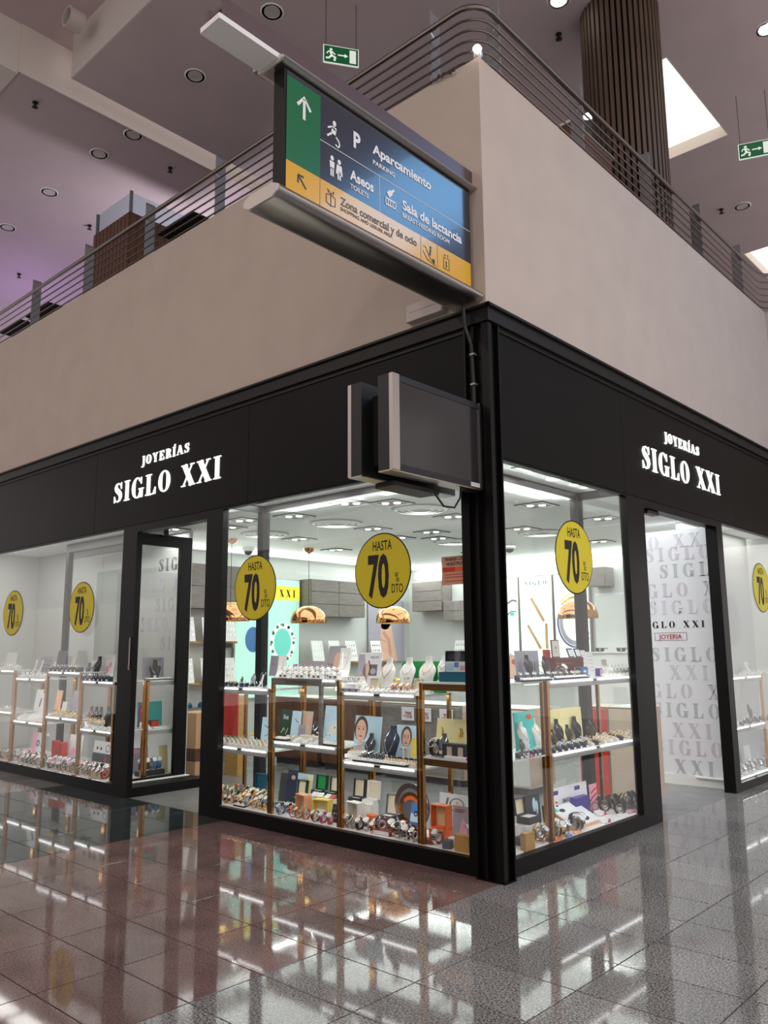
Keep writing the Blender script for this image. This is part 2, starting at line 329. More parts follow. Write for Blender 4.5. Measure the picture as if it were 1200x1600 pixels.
# --- ceiling of the mall: slab with holes for the slot and the skylights, a lower panel, boxed sides
def ceil(b):
    z0, z1 = 9.5, 9.7
    b.box(-34, -8.6, -14, 30, z0, z1); b.box(-8.6, -7.02, -.9, 30, z0, z1)                         # beyond the slot
    b.box(-7.02, -6.66, -14, 30, 10.2, 10.4)                     # roof of the slot
    b.box(-6.66, -1.57, -.30, 30, z0, z1)
    b.box(-6.66, 14, -14, -.30, 10.2, 10.4)
    b.box(-1.57, -.35, -.3, 4.97, z0, z1); b.box(-1.57, -.35, 7.3, 11.5, z0, z1); b.box(-1.57, -.35, 14, 30, z0, z1)
    b.box(-.35, 3.6, -.3, 30, z0, z1); b.box(7.2, 14, -.3, 30, z0, z1); b.box(3.6, 7.2, -.3, 4.3, z0, z1); b.box(3.6, 7.2, 6.95, 30, z0, z1)
struct('ceiling', 'ceiling_paint', ceil)
struct('ceiling_edge', 'ceiling_light', lambda b: (b.box(-6.66, 14, -.32, -.30, 9.5, 10.3), b.box(-7.04, -7.02, -14, -.9, 9.44, 10.3), b.box(-7.02, -7.0, -.9, 30, 9.46, 10.3)))
struct('ceiling_box', 'ceiling_light', lambda b: b.box(-8.6, -7.04, -14, -.9, 9.44, 10.42))
def well(x0, x1, y0, y1, nm, m):
    s = struct(nm, 'ceiling_light', lambda b: (b.box(x0, x0+.02, y0, y1, 9.5, 10.1), b.box(x1-.02, x1, y0, y1, 9.5, 10.1), b.box(x0+.02, x1-.02, y0, y0+.02, 9.5, 10.1), b.box(x0+.02, x1-.02, y1-.02, y1, 9.5, 10.1)))
    part(s, 'pane', m, lambda b: b.box(x0+.02, x1-.02, y0+.02, y1-.02, 9.7, 9.72))
well(-1.57, -.35, 4.97, 7.3, 'skylight_window_1', 'skylight_lit'); well(-1.57, -.35, 11.5, 14, 'skylight_window_2', 'skylight_lit'); well(3.6, 7.2, 4.3, 6.95, 'blue_reflection_panel', 'reflection_blue')  # the third is unseen, a glowing panel added for the sign's blue reflection
# the shop across the mall, behind the camera: seen only mirrored in the windows
wo = struct('wall_opposite', 'charcoal', lambda b: b.box(-34, 10, -15.2, -15, 0, 5.4))
for i in range(11): part(wo, 'panel', ('grey_felt', 'charcoal', 'ink_grey', 'black_metal')[i % 4], lambda b: b.bbox(-33.8+4*i, -30.0+4*i, -15.03, -15, .1, 5.2, .02))
for i, (x0, x1, z) in enumerate(((-23.5, -20.2, 4.1), (-19.4, -17.6, 3.9), (-17, -13.7, 4.15), (-17, -13.7, 3.85), (-16.9, -13.9, 3.6), (-13.6, -11.2, 3.95), (-13.6, -11.6, 3.65), (-31, -27, 3.9))):
    t = thing('linear_lamp', 'thin white linear lamp on the dark shop front across the mall', 'lamp', (x0, -15.07, z), group='linear lamps across the mall')
    part(t, 'housing', 'alu', lambda b: b.box(0, x1-x0, 0, .04, -.03, .03)); part(t, 'tube', 'led', lambda b: b.box(.02, x1-x0-.02, 0, .03, .03, .065))
# slatted round column on the gallery
cl = struct('column_slatted', 'black', lambda b: b.lathe([(.37, ZF), (.37, 9.5)], 32), (-.5, 3.85, 0))
for i in range(44):
    a = 2*math.pi*i/44
    part(cl, 'slat', 'slat_brown', lambda b: b.box(-.021, .021, -.055, .0, ZF, 9.5), ('colslat',), False, (.425*math.sin(a), -.425*math.cos(a), 0), a)
# --- black shop front
def front(side):           # local u along the facade, y into the shop
    return 0 if side == 'L' else math.pi/2
def trimset(n, rz, u0, u1, seams):
    a, c = (u0, .05) if n == 1 else (.02, u1)
    t = struct('trim_%d' % n, 'black_trim', lambda b: (b.box(a, c, -.05, .02 if n > 1 else .0195, ZT-.13, ZT), b.box(a-(0 if n == 1 else .095), c+(.025 if n == 1 else 0), -.075, -.0505, ZT-.02, ZT+.0005*n), b.box(u0, u1, -.02, .02, ZT-.17, ZT-.13)), rz=rz)
    f = struct('trim_%d' % (n+1), 'black', lambda b: b.box(u0, u1, .012, .1, ZH, ZT-.12), rz=rz)
    E = [u0]+seams+[u1]
    for a, c in zip(E, E[1:]): part(f, 'panel', 'black_panel', lambda b: b.bbox(a+.002, c-.002, -.008, .011, ZH+.0, ZT-.14, .002))
    return f
fL = trimset(1, 0, -11, -.2, [-9.0, -5.93, -2.9]); fR = trimset(3, math.pi/2, .105, 7.06, [2.2, 5.1])
c = struct('column_corner', 'black_metal', lambda b: (b.box(-.2, 0, 0, .105, 0, ZT-.13), b.box(-.2, -.185, -.035, 0, 0, ZT-.14), b.box(-.12, -.1, -.035, 0, 0, ZT-.14), b.box(-.03, .035, -.035, -.02, 0, ZT-.14),
        b.box(.02, .035, -.02, .0, 0, ZT-.14), b.box(0, .035, .0, .012, 0, ZT-.14), b.box(0, .04, .09, .105, 0, ZT-.14), b.box(-.28, -.2, .0, .06, .0, ZT-.13)))
part(c, 'base_plate', 'black_metal', lambda b: b.box(-.2, .045, -.04, .105, 0, .006))
def window(n, rz, u0, u1, p0, p1, joints, D=.5, end0=True, end1=False, backwall=False, z0=.12):
    w = struct('window_%d' % n, rz=rz)
    part(w, 'sill', 'black_metal', lambda b: (b.box(u0, u1, 0, .07, .0, z0), b.box(u0+(.32 if n == 4 else 0), u1, .07, D+.05, .0, .1)))
    part(w, 'frame', 'black_metal', lambda b: (b.box(u0, u0+p0, 0, .07, z0, ZH), b.box(u1-p1, u1, 0, .07, z0, ZH), b.box(u0+p0, u1-p1, .0, .06, ZH-.02, ZH)))
    a, c = u0+p0, u1-p1
    part(w, 'pane', 'glass', lambda b: b.box(a, c, .028, .036, z0, ZH-.02))
    part(w, 'floor_board', 'white', lambda b: b.box(a, c, .07, D+.02, .1, .108))
    if not backwall:
        part(w, 'inner_beam', 'dark_grey_metal', lambda b: b.box(a, c, D, D+.06, ZH, 3.095))
        E = [a+.08]+joints+[c]
        for s, e in zip(E, E[1:]): part(w, 'inner_pane', 'glass', lambda b: b.box(s+.003, e-.003, D+.02, D+.028, .1, ZH))
        if end0: part(w, 'inner_post', 'dark_grey_metal', lambda b: (b.box(u0+p0-.04, u0+p0+.05, D-.02, D+.07, .1, 3.095), b.box(u0+p0-.04, u0+p0+.02, .07, D, ZH, 3.095)))
        if end0: part(w, 'end_pane', 'glass', lambda b: b.box(u0+p0-.012, u0+p0-.004, .07, D, .1, ZH))
        if end1: part(w, 'inner_post', 'dark_grey_metal', lambda b: (b.box(u1-p1-.05, u1-p1+.04, D-.02, D+.07, .1, 3.095), b.box(u1-p1-.02, u1-p1+.04, .07, D, ZH, 3.095)))
        if end1: part(w, 'end_pane', 'glass', lambda b: b.box(u1-p1+.004, u1-p1+.012, .07, D, .1, ZH))
    return w
w1 = window(1, 0, -3.58, -.28, .28, .004, [-2.45, -1.6, -.75])
w2 = window(2, 0, -9.6, -4.93, .05, .30, [], 1.0, False, False, True)
w3 = window(3, math.pi/2, .105, 2.6, .004, .38, [1.15], .5, False, True)
w4 = window(4, math.pi/2, 4.5, 7.06, .17, .05, [], .5, False, False, True, .09)
part(w2, 'inner_beam', 'dark_grey_metal', lambda b: b.box(-7.75, -5.25, .55, .62, 2.98, 3.095)); part(w2, 'inner_post', 'dark_grey_metal', lambda b: b.box(-7.75, -7.67, .55, .62, .1, 2.98))
for x in (-6.9, -6.0): part(w2, 'inner_pane', 'glass', lambda b: b.box(x-.74, x+.14, .58, .588, 1.4, 2.98))
# return of the left display into the entrance: framed glass leaf
d1 = struct('door_1')
part(d1, 'lintel', 'black_metal', lambda b: b.box(-4.93, -3.58, .0, .12, 2.94, ZH))
part(d1, 'frame', 'black_metal', lambda b: (b.box(-5.36, -5.3, .07, 1.0, .0, .13), b.box(-5.36, -5.3, .84, 1.0, .13, 2.86), b.box(-5.36, -5.3, .07, 1.0, 2.86, 3.0), b.box(-5.36, -5.2, .07, .16, 0, 2.9)))
part(d1, 'pane', 'glass', lambda b: b.box(-5.335, -5.327, .16, .84, .13, 2.86))
part(d1, 'handle', 'alu', lambda b: (b.bbox(-4.99, -4.96, -.012, 0, 1.38, 1.74, .003), b.cyl((-4.975, -.02, 1.41), (-4.975, 0, 1.41), .009, 8)))
d2 = struct('door_2', rz=math.pi/2)
part(d2, 'lintel', 'black_metal', lambda b: b.box(2.6, 4.5, .0, .12, 2.95, ZH))
part(d2, 'sensor', 'black', lambda b: b.bbox(2.75, 3.0, .02, .1, 2.91, 2.95, .01))
part(d2, 'frame', 'black_metal', lambda b: (b.box(4.5, 4.67, .07, .13, 0, ZH), b.box(2.55, 2.6, .07, .2, 0, ZH)))
# --- shop interior shell
struct('wall_shop_side', 'shop_wall', lambda b: b.box(-7.15, -7, 1.05, 7.35, 0, 3.1))
struct('wall_shop_back', 'shop_wall', lambda b: b.box(-7, 0, 7.2, 7.35, 0, 3.1))
struct('wall_display_back', 'shop_wall', lambda b: (b.box(-9.7, -5.36, 1.0, 1.05, 0, 3.1), b.box(-9.7, -9.6, .0, 1.05, 0, 3.1)))
struct('wall_display_right', 'shop_wall', lambda b: b.box(-.6, -.52, 4.8, 7.06, 0, 3.1))
struct('ceiling_shop', 'shop_ceiling', lambda b: (b.box(-7.15, -.1, .1, 7.35, 3.1, 3.2), b.box(-9.7, -7.15, .1, 1.05, 3.1, 3.2)))
pn = struct('wall_poster_panel', 'poster_white', lambda b: b.box(-1.2, -.2, 4.72, 4.8, .0, 3.0))
part(pn, 'baseboard', 'white', lambda b: b.box(-1.2, -.2, 4.705, 4.72, 0, .12))
K = (-1.18, -.21)
ROWS = [(2.86, -1.6, 'stencil_faint'), (2.71, -.98, 'stencil_lilac'), (2.5, -2.41, 'stencil_faint'), (2.5, -.81, 'stencil_grey'), (2.27, -1.28, 'stencil_lilac'), (2.06, -.98, 'stencil_faint'), (1.50, -.98, 'stencil_grey'),
        (1.29, -1.75, 'stencil_faint'), (1.07, -1.31, 'stencil_lilac'), (.85, -1.0, 'stencil_grey'), (.62, -1.76, 'stencil_lilac'), (.42, -1.0, 'stencil_lilac'), (.20, -1.76, 'stencil_grey')]
for z, x0, m in ROWS: serif(pn, 'SIGLO XXI', x0, x0+1.45, z-.083, .166, m, 4.7175, .002, .3, 'letter', True, K)
serif(pn, 'SIGLO XXI', -1.10, -.30, 1.815, .08, 'ink', 4.7172, .002, .3, 'letter', True, K)
part(pn, 'word_border', 'ink_grey', lambda b: [b.box(-.92, -.52, 4.717, 4.719, z, z+.005) for z in (1.665, 1.755)]+[b.box(x, x+.005, 4.717, 4.719, 1.665, 1.76) for x in (-.92, -.525)])
text(pn, 'lettering', 'JOYERIA', -.72, 1.683, .058, 'ink_red', 4.716, .95, 'CENTER', .02)
wb = bpy.data.objects['wall_display_back']
for z, x0, m in ((2.62, -6.05, 'ink_grey'), (2.36, -6.7, 'stencil_lilac'), (2.1, -6.1, 'stencil_grey'), (1.85, -6.6, 'stencil_lilac'), (1.6, -5.95, 'stencil_grey')): serif(wb, 'SIGLO XXI', x0, x0+1.45, z, .166, m, .9975, .002, .3, 'letter', True, (-6.5, -5.4))
# ================================================================== fascia lettering, one sign on each front
for nm, rz, u, v, a, c2, lab in (('shop_sign', 0, -5.48, -3.34, -4.88, -3.92, 'lit white serif shop name on the long black fascia above the left entrance'), ('shop_sign', math.pi/2, 2.59, 4.67, 3.165, 4.10, 'lit white serif shop name on the black fascia of the short right front')):
    t = thing(nm, lab, 'sign', (0, 0, 0), rz)
    serif(t, 'SIGLO XXI', u, v, 3.34, .24, 'letter_lit', -.02, .01, .12); serif(t, 'JOYERÍAS', a, c2, 3.715, .105, 'letter_lit', -.02, .01, .16)
# ================================================================== gallery railing
def railing(nm, lab, rz, posts, paths):
    t = thing(nm, lab, 'railing', (0, 0, ZP), rz)
    for u in posts:
        p = part(t, 'post', 'steel_dark', lambda b: (b.poly([(-.0, -.04), (.012, -.04), (.012, .73), (.0, .73)], -.0, .11)), ('rpost',), False, (u, .03, 0))
        part(p, 'bracket', 'steel', lambda b: b.cyl((.006, -.0, .5), (.006, -.03, .54), .012, 8), ('rbr',))
    return t
rt = thing('gallery_railing', 'steel railing of six tubes with flat posts bending round the corner of the gallery', 'railing', (0, 0, ZP))
def path(z, off=.0):
    P = [(-16, -.0+off, z), (-.22, off, z)]
    for i in range(7):
        a = math.pi/2*i/6; P.append((-.22+.22*math.sin(a)-off*math.sin(a), .22-(.22)*math.cos(a)+off*math.cos(a), z))
    P += [(-off, 6.84, z)]
    for i in range(1, 7):
        a = math.pi/2*i/6; P.append((-off+.22-.22*math.cos(a), 6.84+.22*math.sin(a), z))
    return P+[(5, 7.06, z)]
for i, z in enumerate((.025, .12, .22, .32, .42)): part(rt, 'rail', 'rail_steel', lambda b: b.tube(path(z), .0095, 6), smooth=True)
part(rt, 'handrail', 'rail_steel', lambda b: b.tube(path(.535, -.0), .026, 8), smooth=True)
def post(x, y, rz):
    p = part(rt, 'post', 'steel_dark' , lambda b: b.poly([(-.007, -.03), (.007, -.03), (.007, .72), (-.007, .76)], .012, .13), ('rpost',), False, (x, y, 0), rz)
    part(p, 'bracket', 'steel', lambda b: (b.cyl((0, .07, .48), (0, .0, .53), .011, 8), b.box(-.02, .02, .02, .12, .0, .012)), ('rbr',))
for x in (-.51, -2.1, -3.62, -5.08, -6.62, -8.22, -9.8): post(x, .0, 0)
for y in (.34, 1.78, 3.33, 4.8, 6.25): post(0, y, math.pi/2)
tw = thing('dried_sprig', 'small dark sprig caught on the lowest rail near the gallery corner', 'sprig', (-.36, -.02, ZP+.0))
part(tw, 'twig', 'hair', lambda b: (b.tube([(-.14, 0, .01), (-.05, -.01, -.005), (.05, -.01, -.01), (.14, -.01, -.03)], .006, 5), b.tube([(-.06, -.01, -.02), (-.03, -.01, .02), (0, -.01, -.02), (.02, -.01, .01), (.1, -.01, -.035)], .009, 5)))
lp = thing('gallery_spotlight', 'small bright round spotlight shining on the gallery corner under the rails', 'lamp', (-.03, .03, ZP+.0))
part(lp, 'housing', 'steel', lambda b: b.lathe([(.03, 0), (.045, .03), (.045, .07), (.02, .09)], 14), smooth=True)
part(lp, 'bulb', 'lamp_lit', lambda b: b.lathe([(.0, -.035), (.028, -.02), (.038, .0), (.028, .02), (0, .035)], 12, Matrix.Translation((.03, -.045, .06)), False, False), smooth=True)
# things on the gallery
def onY(px, py, y):
    d = _f+_r*(px-600)/FOC-_u*(py-800)/FOC; t = (y-CAM[1])/d.y; return Vector(CAM)+t*d
k0 = onY(203, 330, 1.0)
kt = thing('wood_kiosk', 'brown timber clad kiosk with glass screens behind the left railing', 'kiosk', (k0.x, 1.0, ZF))
kh = k0.z-ZF
part(kt, 'body', 'wood_brown', lambda b: b.box(-1.1, 0, 0, 1.9, 0, kh))
pk = part(kt, 'planking', 'wood_brown', lambda b: [b.box(-1.09+.11*i, -1.0+.11*i, -.012, 0, .02, kh-.01) for i in range(10)]+[b.box(0, .012, .02+.12*i, .12+.12*i, .02, kh-.01) for i in range(15)])
pk['kind'] = 'stuff'
part(kt, 'glass_screen', 'cool_glass', lambda b: (b.box(-1.1, 0, .02, .03, kh, kh+.34), b.box(-.03, -.02, .03, 1.9, kh, kh+.34)))
for x in (-1.05, -.02): part(kt, 'clamp_post', 'steel_dark', lambda b: b.box(-.012, .012, 0, .05, kh-.0, kh+.36), ('kpost',), False, (x, 0, 0))
def table(px, py, lab):
    d = _f+_r*(px-600)/FOC-_u*(py-800)/FOC; t = (ZF+.74-CAM[2])/d.z; P = Vector(CAM)+t*d
    t = thing('cafe_table', lab, 'table', (P.x, max(.75, P.y), ZF), group='dark cafe tables behind the left railing')
    part(t, 'tabletop', 'black', lambda b: b.bbox(-.4, .4, -.4, .4, .72, .75, .01), ('ctop',)); part(t, 'stem', 'steel', lambda b: b.cyl((0, 0, .03), (0, 0, .72), .03, 10), ('cst',)); part(t, 'foot', 'steel_dark', lambda b: b.lathe([(.24, 0), (.23, .02), (.04, .04)], 16), ('cft',))
    q = thing('table_lamp', lab.replace('dark cafe table', 'tiny white lamp on the dark cafe table'), 'lamp', (P.x+.1, max(.75, P.y), ZF+.75), group='tiny lamps on the cafe tables')
    part(q, 'shade', 'white', lambda b: b.lathe([(.035, .06), (.05, .09), (.03, .14)], 10), ('tls',), True); part(q, 'base', 'black', lambda b: b.lathe([(.03, 0), (.03, .01), (.008, .015), (.008, .07)], 10), ('tlb',), True)
table(292, 356, 'dark cafe table right of the timber kiosk'); table(70, 487, 'dark cafe table left of the timber kiosk'); table(25, 512, 'dark cafe table farthest along the left railing')
P = onY(248, 385, .9)
t = thing('metal_chair', 'bent steel chair between timber kiosk and dark table', 'chair', (P.x, 1.0, ZF))
part(t, 'frame', 'steel', lambda b: (b.tube([(-.2, -.2, 0), (-.17, -.17, .45), (-.18, .2, .47), (-.2, .25, .85)], .012, 6), b.tube([(.2, -.2, 0), (.17, -.17, .45), (.18, .2, .47), (.2, .25, .85)], .012, 6), b.tube([(-.22, .24, 0), (-.17, .1, .45)], .012, 6), b.tube([(.22, .24, 0), (.17, .1, .45)], .012, 6)))
part(t, 'seat', 'alu', lambda b: b.bbox(-.19, .19, -.19, .2, .45, .47, .02)); part(t, 'backrest', 'alu', lambda b: b.box(-.2, .2, .235, .25, .65, .87))
P = onY(905, 250, 4.5)
t = thing('timber_counter', 'brown timber counter with glass screen left of the slatted column', 'counter', (-.45, 2.35, ZF))
part(t, 'body', 'wood_brown', lambda b: b.box(-.6, 0, 0, .95, 0, 1.0)); part(t, 'top', 'off_white', lambda b: b.box(-.63, .03, -.02, .97, 1.0, 1.03)); part(t, 'glass_screen', 'cool_glass', lambda b: b.box(-.01, 0, 0, .95, 1.03, 1.35))
# ceiling fixtures of the mall
def zplane(px, py, z):
    d = _f+_r*(px-600)/FOC-_u*(py-800)/FOC; t = (z-CAM[2])/d.z; return Vector(CAM)+t*d
def downlight(x, y, lab, lit=False, grp='unlit downlights in the mall ceiling', z=9.5):
    t = thing('ceiling_downlight', lab, 'ceiling light', (x, y, z), group=grp)
    part(t, 'rim', 'white', lambda b: b.lathe([(.13, -.012), (.15, 0), (.10, 0), (.10, -.012)], 20, None, False, False), ('dlr', lit), True)
    part(t, 'lens', 'lamp_lit' if lit else 'plastic_white', lambda b: b.lathe([(.0, -.004), (.1, -.006), (.1, 0)], 16), ('dll', lit), True)
for px, py, w_ in ((425, 18, 'above the hanging direction sign'), (305, 118, 'in the middle of the dropped ceiling panel'), (208, 210, 'beside the slot edge, fourth from the far end'), (155, 240, 'third from the far end of the row'), (77, 300, 'second from the far end of the row'), (12, 355, 'at the far end of the row over the gallery')):
    p = zplane(px, py, 9.5); downlight(p.x, p.y, 'unlit round ceiling downlight '+w_)
p = zplane(873, 0, 9.5); downlight(p.x, p.y, 'lit round downlight above the corner left of the slatted column', True, None)
p = zplane(1198, 45, 9.5); downlight(p.x, p.y, 'lit round downlight right of the large skylight', True, None)
p = zplane(1160, 322, 9.5); downlight(p.x, p.y, 'unlit round downlight beyond the large skylight near the hanging exit sign', False, None)
def sprinkler(px, py, w_):
    p = zplane(px, py, 9.5); t = thing('ceiling_sprinkler', 'small dark sprinkler head '+w_, 'sprinkler', (p.x, p.y, 9.5), group='sprinkler heads in the mall ceiling')
    part(t, 'head', 'black', lambda b: b.lathe([(.04, 0), (.04, -.02), (.015, -.03), (.015, -.07), (.045, -.08), (.0, -.09)], 10), ('spr',), True)
for q in ((55, 160, 'near the ceiling slot at top left'), (140, 352, 'over the timber kiosk at left'), (30, 428, 'low over the far end of the left gallery'), (873, 53, 'left of the slatted column'), (1127, 327, 'right of the slatted column, past the skylight'), (266, 262, 'between kiosk and direction sign')): sprinkler(*q)
p = zplane(157, 56, 10.2)
t = thing('air_duct', 'round duct opening dark inside above the dropped ceiling panel', 'duct', (p.x+.35, -.7, 9.9))
part(t, 'sleeve', 'plastic_white', lambda b: b.lathe([(.14, 0), (.14, .2), (.11, .2), (.11, .0)], 18, Matrix.Rotation(math.radians(90), 4, 'X') @ Matrix.Translation((0, 0, -.2)), False, False), smooth=True); part(t, 'inside', 'black', lambda b: b.lathe([(.11, .12), (.0, .13)], 18, Matrix.Rotation(math.radians(90), 4, 'X') @ Matrix.Translation((0, 0, -.2))))
def exit_sign(px, py, z, lab, rz, s):
    p = zplane(px, py, z); t = thing('exit_sign', lab, 'sign', p, rz)
    w, h = .21*s, .11*s
    part(t, 'plate', 'exit_white', lambda b: b.box(-w-.01, w+.01, 0, .02, -h-.01, h+.01)); part(t, 'face', 'exit_green', lambda b: b.box(-w, w, -.002, 0, -h, h))
    def man(b):
        b.disc(-.6*w, .55*h, .09*w, .17*h, -.004); b.stroke([(-.62*w, .3*h), (-.55*w, -.2*h), (-.35*w, -.35*h), (-.4*w, -.8*h)], .14*w, -.004); b.stroke([(-.57*w, -.2*h), (-.72*w, -.5*h), (-.9*w, -.55*h)], .12*w, -.004); b.stroke([(-.85*w, .0), (-.75*w, .3*h), (-.5*w, .25*h), (-.35*w, -.02*h)], .08*w, -.004)
        b.poly([(-.2*w, -.08*h), (.25*w, -.08*h), (.25*w, .08*h), (-.2*w, .08*h)], -.004); b.poly([(.2*w, .25*h), (.42*w, 0), (.2*w, -.25*h)], -.004); b.poly([(.5*w, -.8*h), (.88*w, -.8*h), (.88*w, .8*h), (.5*w, .8*h)], -.004)
    part(t, 'pictogram', 'exit_white', man)
    for x in (-w*.9, w*.9): part(t, 'cable', 'black', lambda b: b.cyl((x, .01, h), (x, .01, 9.5-z), .004, 5))
exit_sign(533, 87, 8.75, 'green running man exit sign hanging above the left gallery', math.radians(56), 1.0)
exit_sign(1180, 233, 8.6, 'green running man exit sign hanging beyond the skylight at right', math.radians(22), 1.0)
# ================================================================== hanging direction sign (in plane x = -.1, facing +x; local u = y + 1.97)
sg = thing('direction_sign', 'large hanging mall direction sign with green yellow and navy face beside the corner', 'sign', (-.1, -1.97, 4.36), math.pi/2)
def prof(x0, x1, z0, z1, w):      # rounded aluminium profile along local x, centred on the sign's thickness
    return lambda b: b.loft([[(x, -w/2*math.cos(a)+.08, (z0+z1)/2+(z1-z0)/2*math.sin(a)) for a in [math.radians(q) for q in (-50, -20, 0, 20, 50, 130, 160, 180, 200, 230)]] for x in (x0, x1)])
part(sg, 'body', 'black_metal', lambda b: b.box(.0, 1.93, .004, .10, -.02, .86))
part(sg, 'bottom_profile', 'steel', prof(-.1, 1.98, -.13, -.0, .34), smooth=True); part(sg, 'top_profile', 'steel', prof(-.04, 1.99, .83, .89, .26), smooth=True)
part(sg, 'profile_cap', 'plastic_white', lambda b: prof(-.112, -.1, -.125, -.005, .33)(b)); part(sg, 'profile_cap', 'plastic_white', lambda b: prof(-.052, -.04, .832, .888, .25)(b))
part(sg, 'rail', 'rail_brown', lambda b: (b.box(-.47, 1.97, .02, .15, .95, .975), b.box(-.47, 1.97, .0, .02, .90, 1.02), b.box(-.47, 1.97, .15, .17, .90, 1.02)))
part(sg, 'light_strip', 'white', lambda b: b.bbox(-.5, .0, .0, .19, .86, .90, .004))
part(sg, 'hanger', 'alu', lambda b: (b.box(.1, 1.9, .05, .11, .88, .95), b.box(-.06, .04, .17, .24, .88, 1.06)))
F = .0
part(sg, 'navy_face', 'sign_navy', lambda b: b.box(.02, 1.92, 0, .004, .015, .82))
part(sg, 'green_field', 'sign_green', lambda b: b.box(.02, .305, -.001, 0, .21, .79)); part(sg, 'yellow_field', 'sign_yellow', lambda b: b.box(.02, 1.92, -.001, 0, .015, .209))
def arrow(b, cx, z0, z1, w, hw):
    b.stroke([(cx, z0), (cx, z1)], w, -.003); b.stroke([(cx-hw, z1-hw*1.15), (cx, z1+.01), (cx+hw, z1-hw*1.15)], w, -.003)
part(sg, 'arrow', 'print_white', lambda b: arrow(b, .163, .545, .69, .022, .055))
part(sg, 'arrow', 'print_dark', lambda b: (b.stroke([(.185, .075), (.12, .145)], .013, -.003), b.stroke([(.118, .095), (.118, .148), (.165, .148)], .013, -.003)))
part(sg, 'divider', 'print_white', lambda b: (b.box(.305, 1.92, -.002, -.001, .479, .483), b.box(.865, .869, -.002, -.001, .21, .479)))
part(sg, 'divider', 'print_dark', lambda b: [b.box(x, x+.003, -.002, -.001, .016, .209) for x in (.303, 1.305, 1.5)])
T = lambda s, u, z, h, m='print_white', sx=.82, bold=.035, al='LEFT': text(sg, 'lettering', s, u, z, h, m, -.003, sx, al, bold)
def TW(s_, u, z, h, w, m='print_white', bold=.03):      # lettering set to the measured width
    o = T(s_, u, z, h, m, 1.0, bold); xs = [v.co.x for v in o.data.vertices]; k_ = w/(max(xs)-min(xs)); x0 = min(xs)
    for v in o.data.vertices: v.co.x = u+(v.co.x-x0)*k_
T('P', .605, .58, .118, bold=.05); TW('Aparcamiento', .797, .625, .073, .64, bold=.045); TW('PARKING', .8, .542, .034, .228); TW('Aseos', .575, .328, .073, .23, bold=.045); TW('TOILETS', .577, .262, .034, .178)
TW('Sala de lactancia', 1.107, .334, .073, .70, bold=.045); TW('BREAST-FEEDING ROOM', 1.107, .272, .034, .542); TW('Zona comercial y de ocio', .485, .103, .058, .776, 'ink_grey', .035); TW('SHOPPING AND LEISURE AREA', .487, .063, .026, .51, 'ink_grey')
def icons(b):
    b.disc(.43, .655, .016, .02, -.003); b.stroke([(.43, .63), (.42, .575)], .04, -.003); b.stroke([(.37, .60), (.4, .62), (.44, .61)], .012, -.003); b.stroke([(.41, .58), (.365, .54)], .014, -.003); b.stroke([(.445, .565), (.47, .545), (.48, .52), (.465, .5), (.44, .51)], .012, -.003)
    for cx, d in ((.41, 0), (.475, .014)):
        b.disc(cx, .398, .015, .018, -.003)
        b.poly([(cx-.022, .375), (cx+.022, .375), (cx+.018+d, .32-d), (cx-.018-d, .32-d)], -.003); b.poly([(cx-.015, .33), (cx-.003, .33), (cx-.003, .27), (cx-.015, .27)], -.003); b.poly([(cx+.003, .33), (cx+.015, .33), (cx+.015, .27), (cx+.003, .27)], -.003)
    b.stroke([(.925, .30), (1.04, .30)], .012, -.003); b.stroke([(.925, .345), (1.04, .345)], .012, -.003); [b.poly([(x, .30), (x+.008, .30), (x+.008, .345), (x, .345)], -.003) for x in (.925, .95, .975, 1.0, 1.03)]
    b.stroke([(.955, .375), (.99, .41)], .04, -.003); b.stroke([(.99, .41), (1.005, .425)], .02, -.003); b.disc(1.012, .432, .01, .01, -.003)
part(sg, 'pictogram', 'print_white', icons)
def icons2(b):
    w = .006
    for p in ([(.36, .07), (.36, .125), (.4, .135), (.44, .12), (.44, .065), (.4, .055), (.36, .07)], [(.4, .055), (.4, .135)], [(.38, .14), (.37, .165), (.4, .14), (.43, .165), (.42, .14)]): b.stroke(p, w, -.003)
    b.stroke([(1.335, .14), (1.36, .14), (1.41, .07), (1.47, .05)], w, -.003); b.stroke([(1.33, .1), (1.38, .05), (1.48, .03)], w, -.003); b.disc(1.42, .155, .01, .012, -.003); b.stroke([(1.42, .14), (1.41, .09)], .016, -.003); b.poly([(1.44, .045), (1.465, .045), (1.465, .075), (1.44, .075)], -.003)
    b.stroke([(1.575, .05), (1.64, .05), (1.64, .14), (1.575, .14), (1.575, .05)], w, -.003); b.disc(1.607, .105, .008, .01, -.003); b.stroke([(1.607, .09), (1.607, .065)], .014, -.003); b.poly([(1.58, .155), (1.6, .155), (1.59, .17)], -.003); b.poly([(1.615, .17), (1.635, .17), (1.625, .155)], -.003)
part(sg, 'pictogram', 'print_dark', icons2)
# sockets and cables by the corner
t = thing('junction_box', 'white plastic junction box on the wall under the direction sign', 'box', (-.57, 0, 4.34))
part(t, 'cover', 'plastic_white', lambda b: b.bbox(-.19, .19, -.07, 0, -.075, .075, .008)); part(t, 'seam', 'wall_paint', lambda b: b.box(-.15, .15, -.072, -.07, -.004, .004))
t = thing('black_cable', 'thick black cable coming down the corner from the direction sign to the screens', 'cable', (-.135, -.05, 4.2))
part(t, 'sheath', 'black', lambda b: b.tube([(.01, .05, .13), (.0, .01, .16), (-.01, -.04, .12), (-.01, -.045, -.02), (.0, -.045, -.15), (.02, .005, -.3), (.03, .01, -.6), (.03, .01, -.95)], .013, 6), smooth=True)
part(t, 'clip', 'steel_dark', lambda b: b.box(.01, .05, -.01, .03, -.62, -.605)); part(t, 'clip', 'steel_dark', lambda b: b.box(.01, .05, -.01, .03, -.38, -.365))
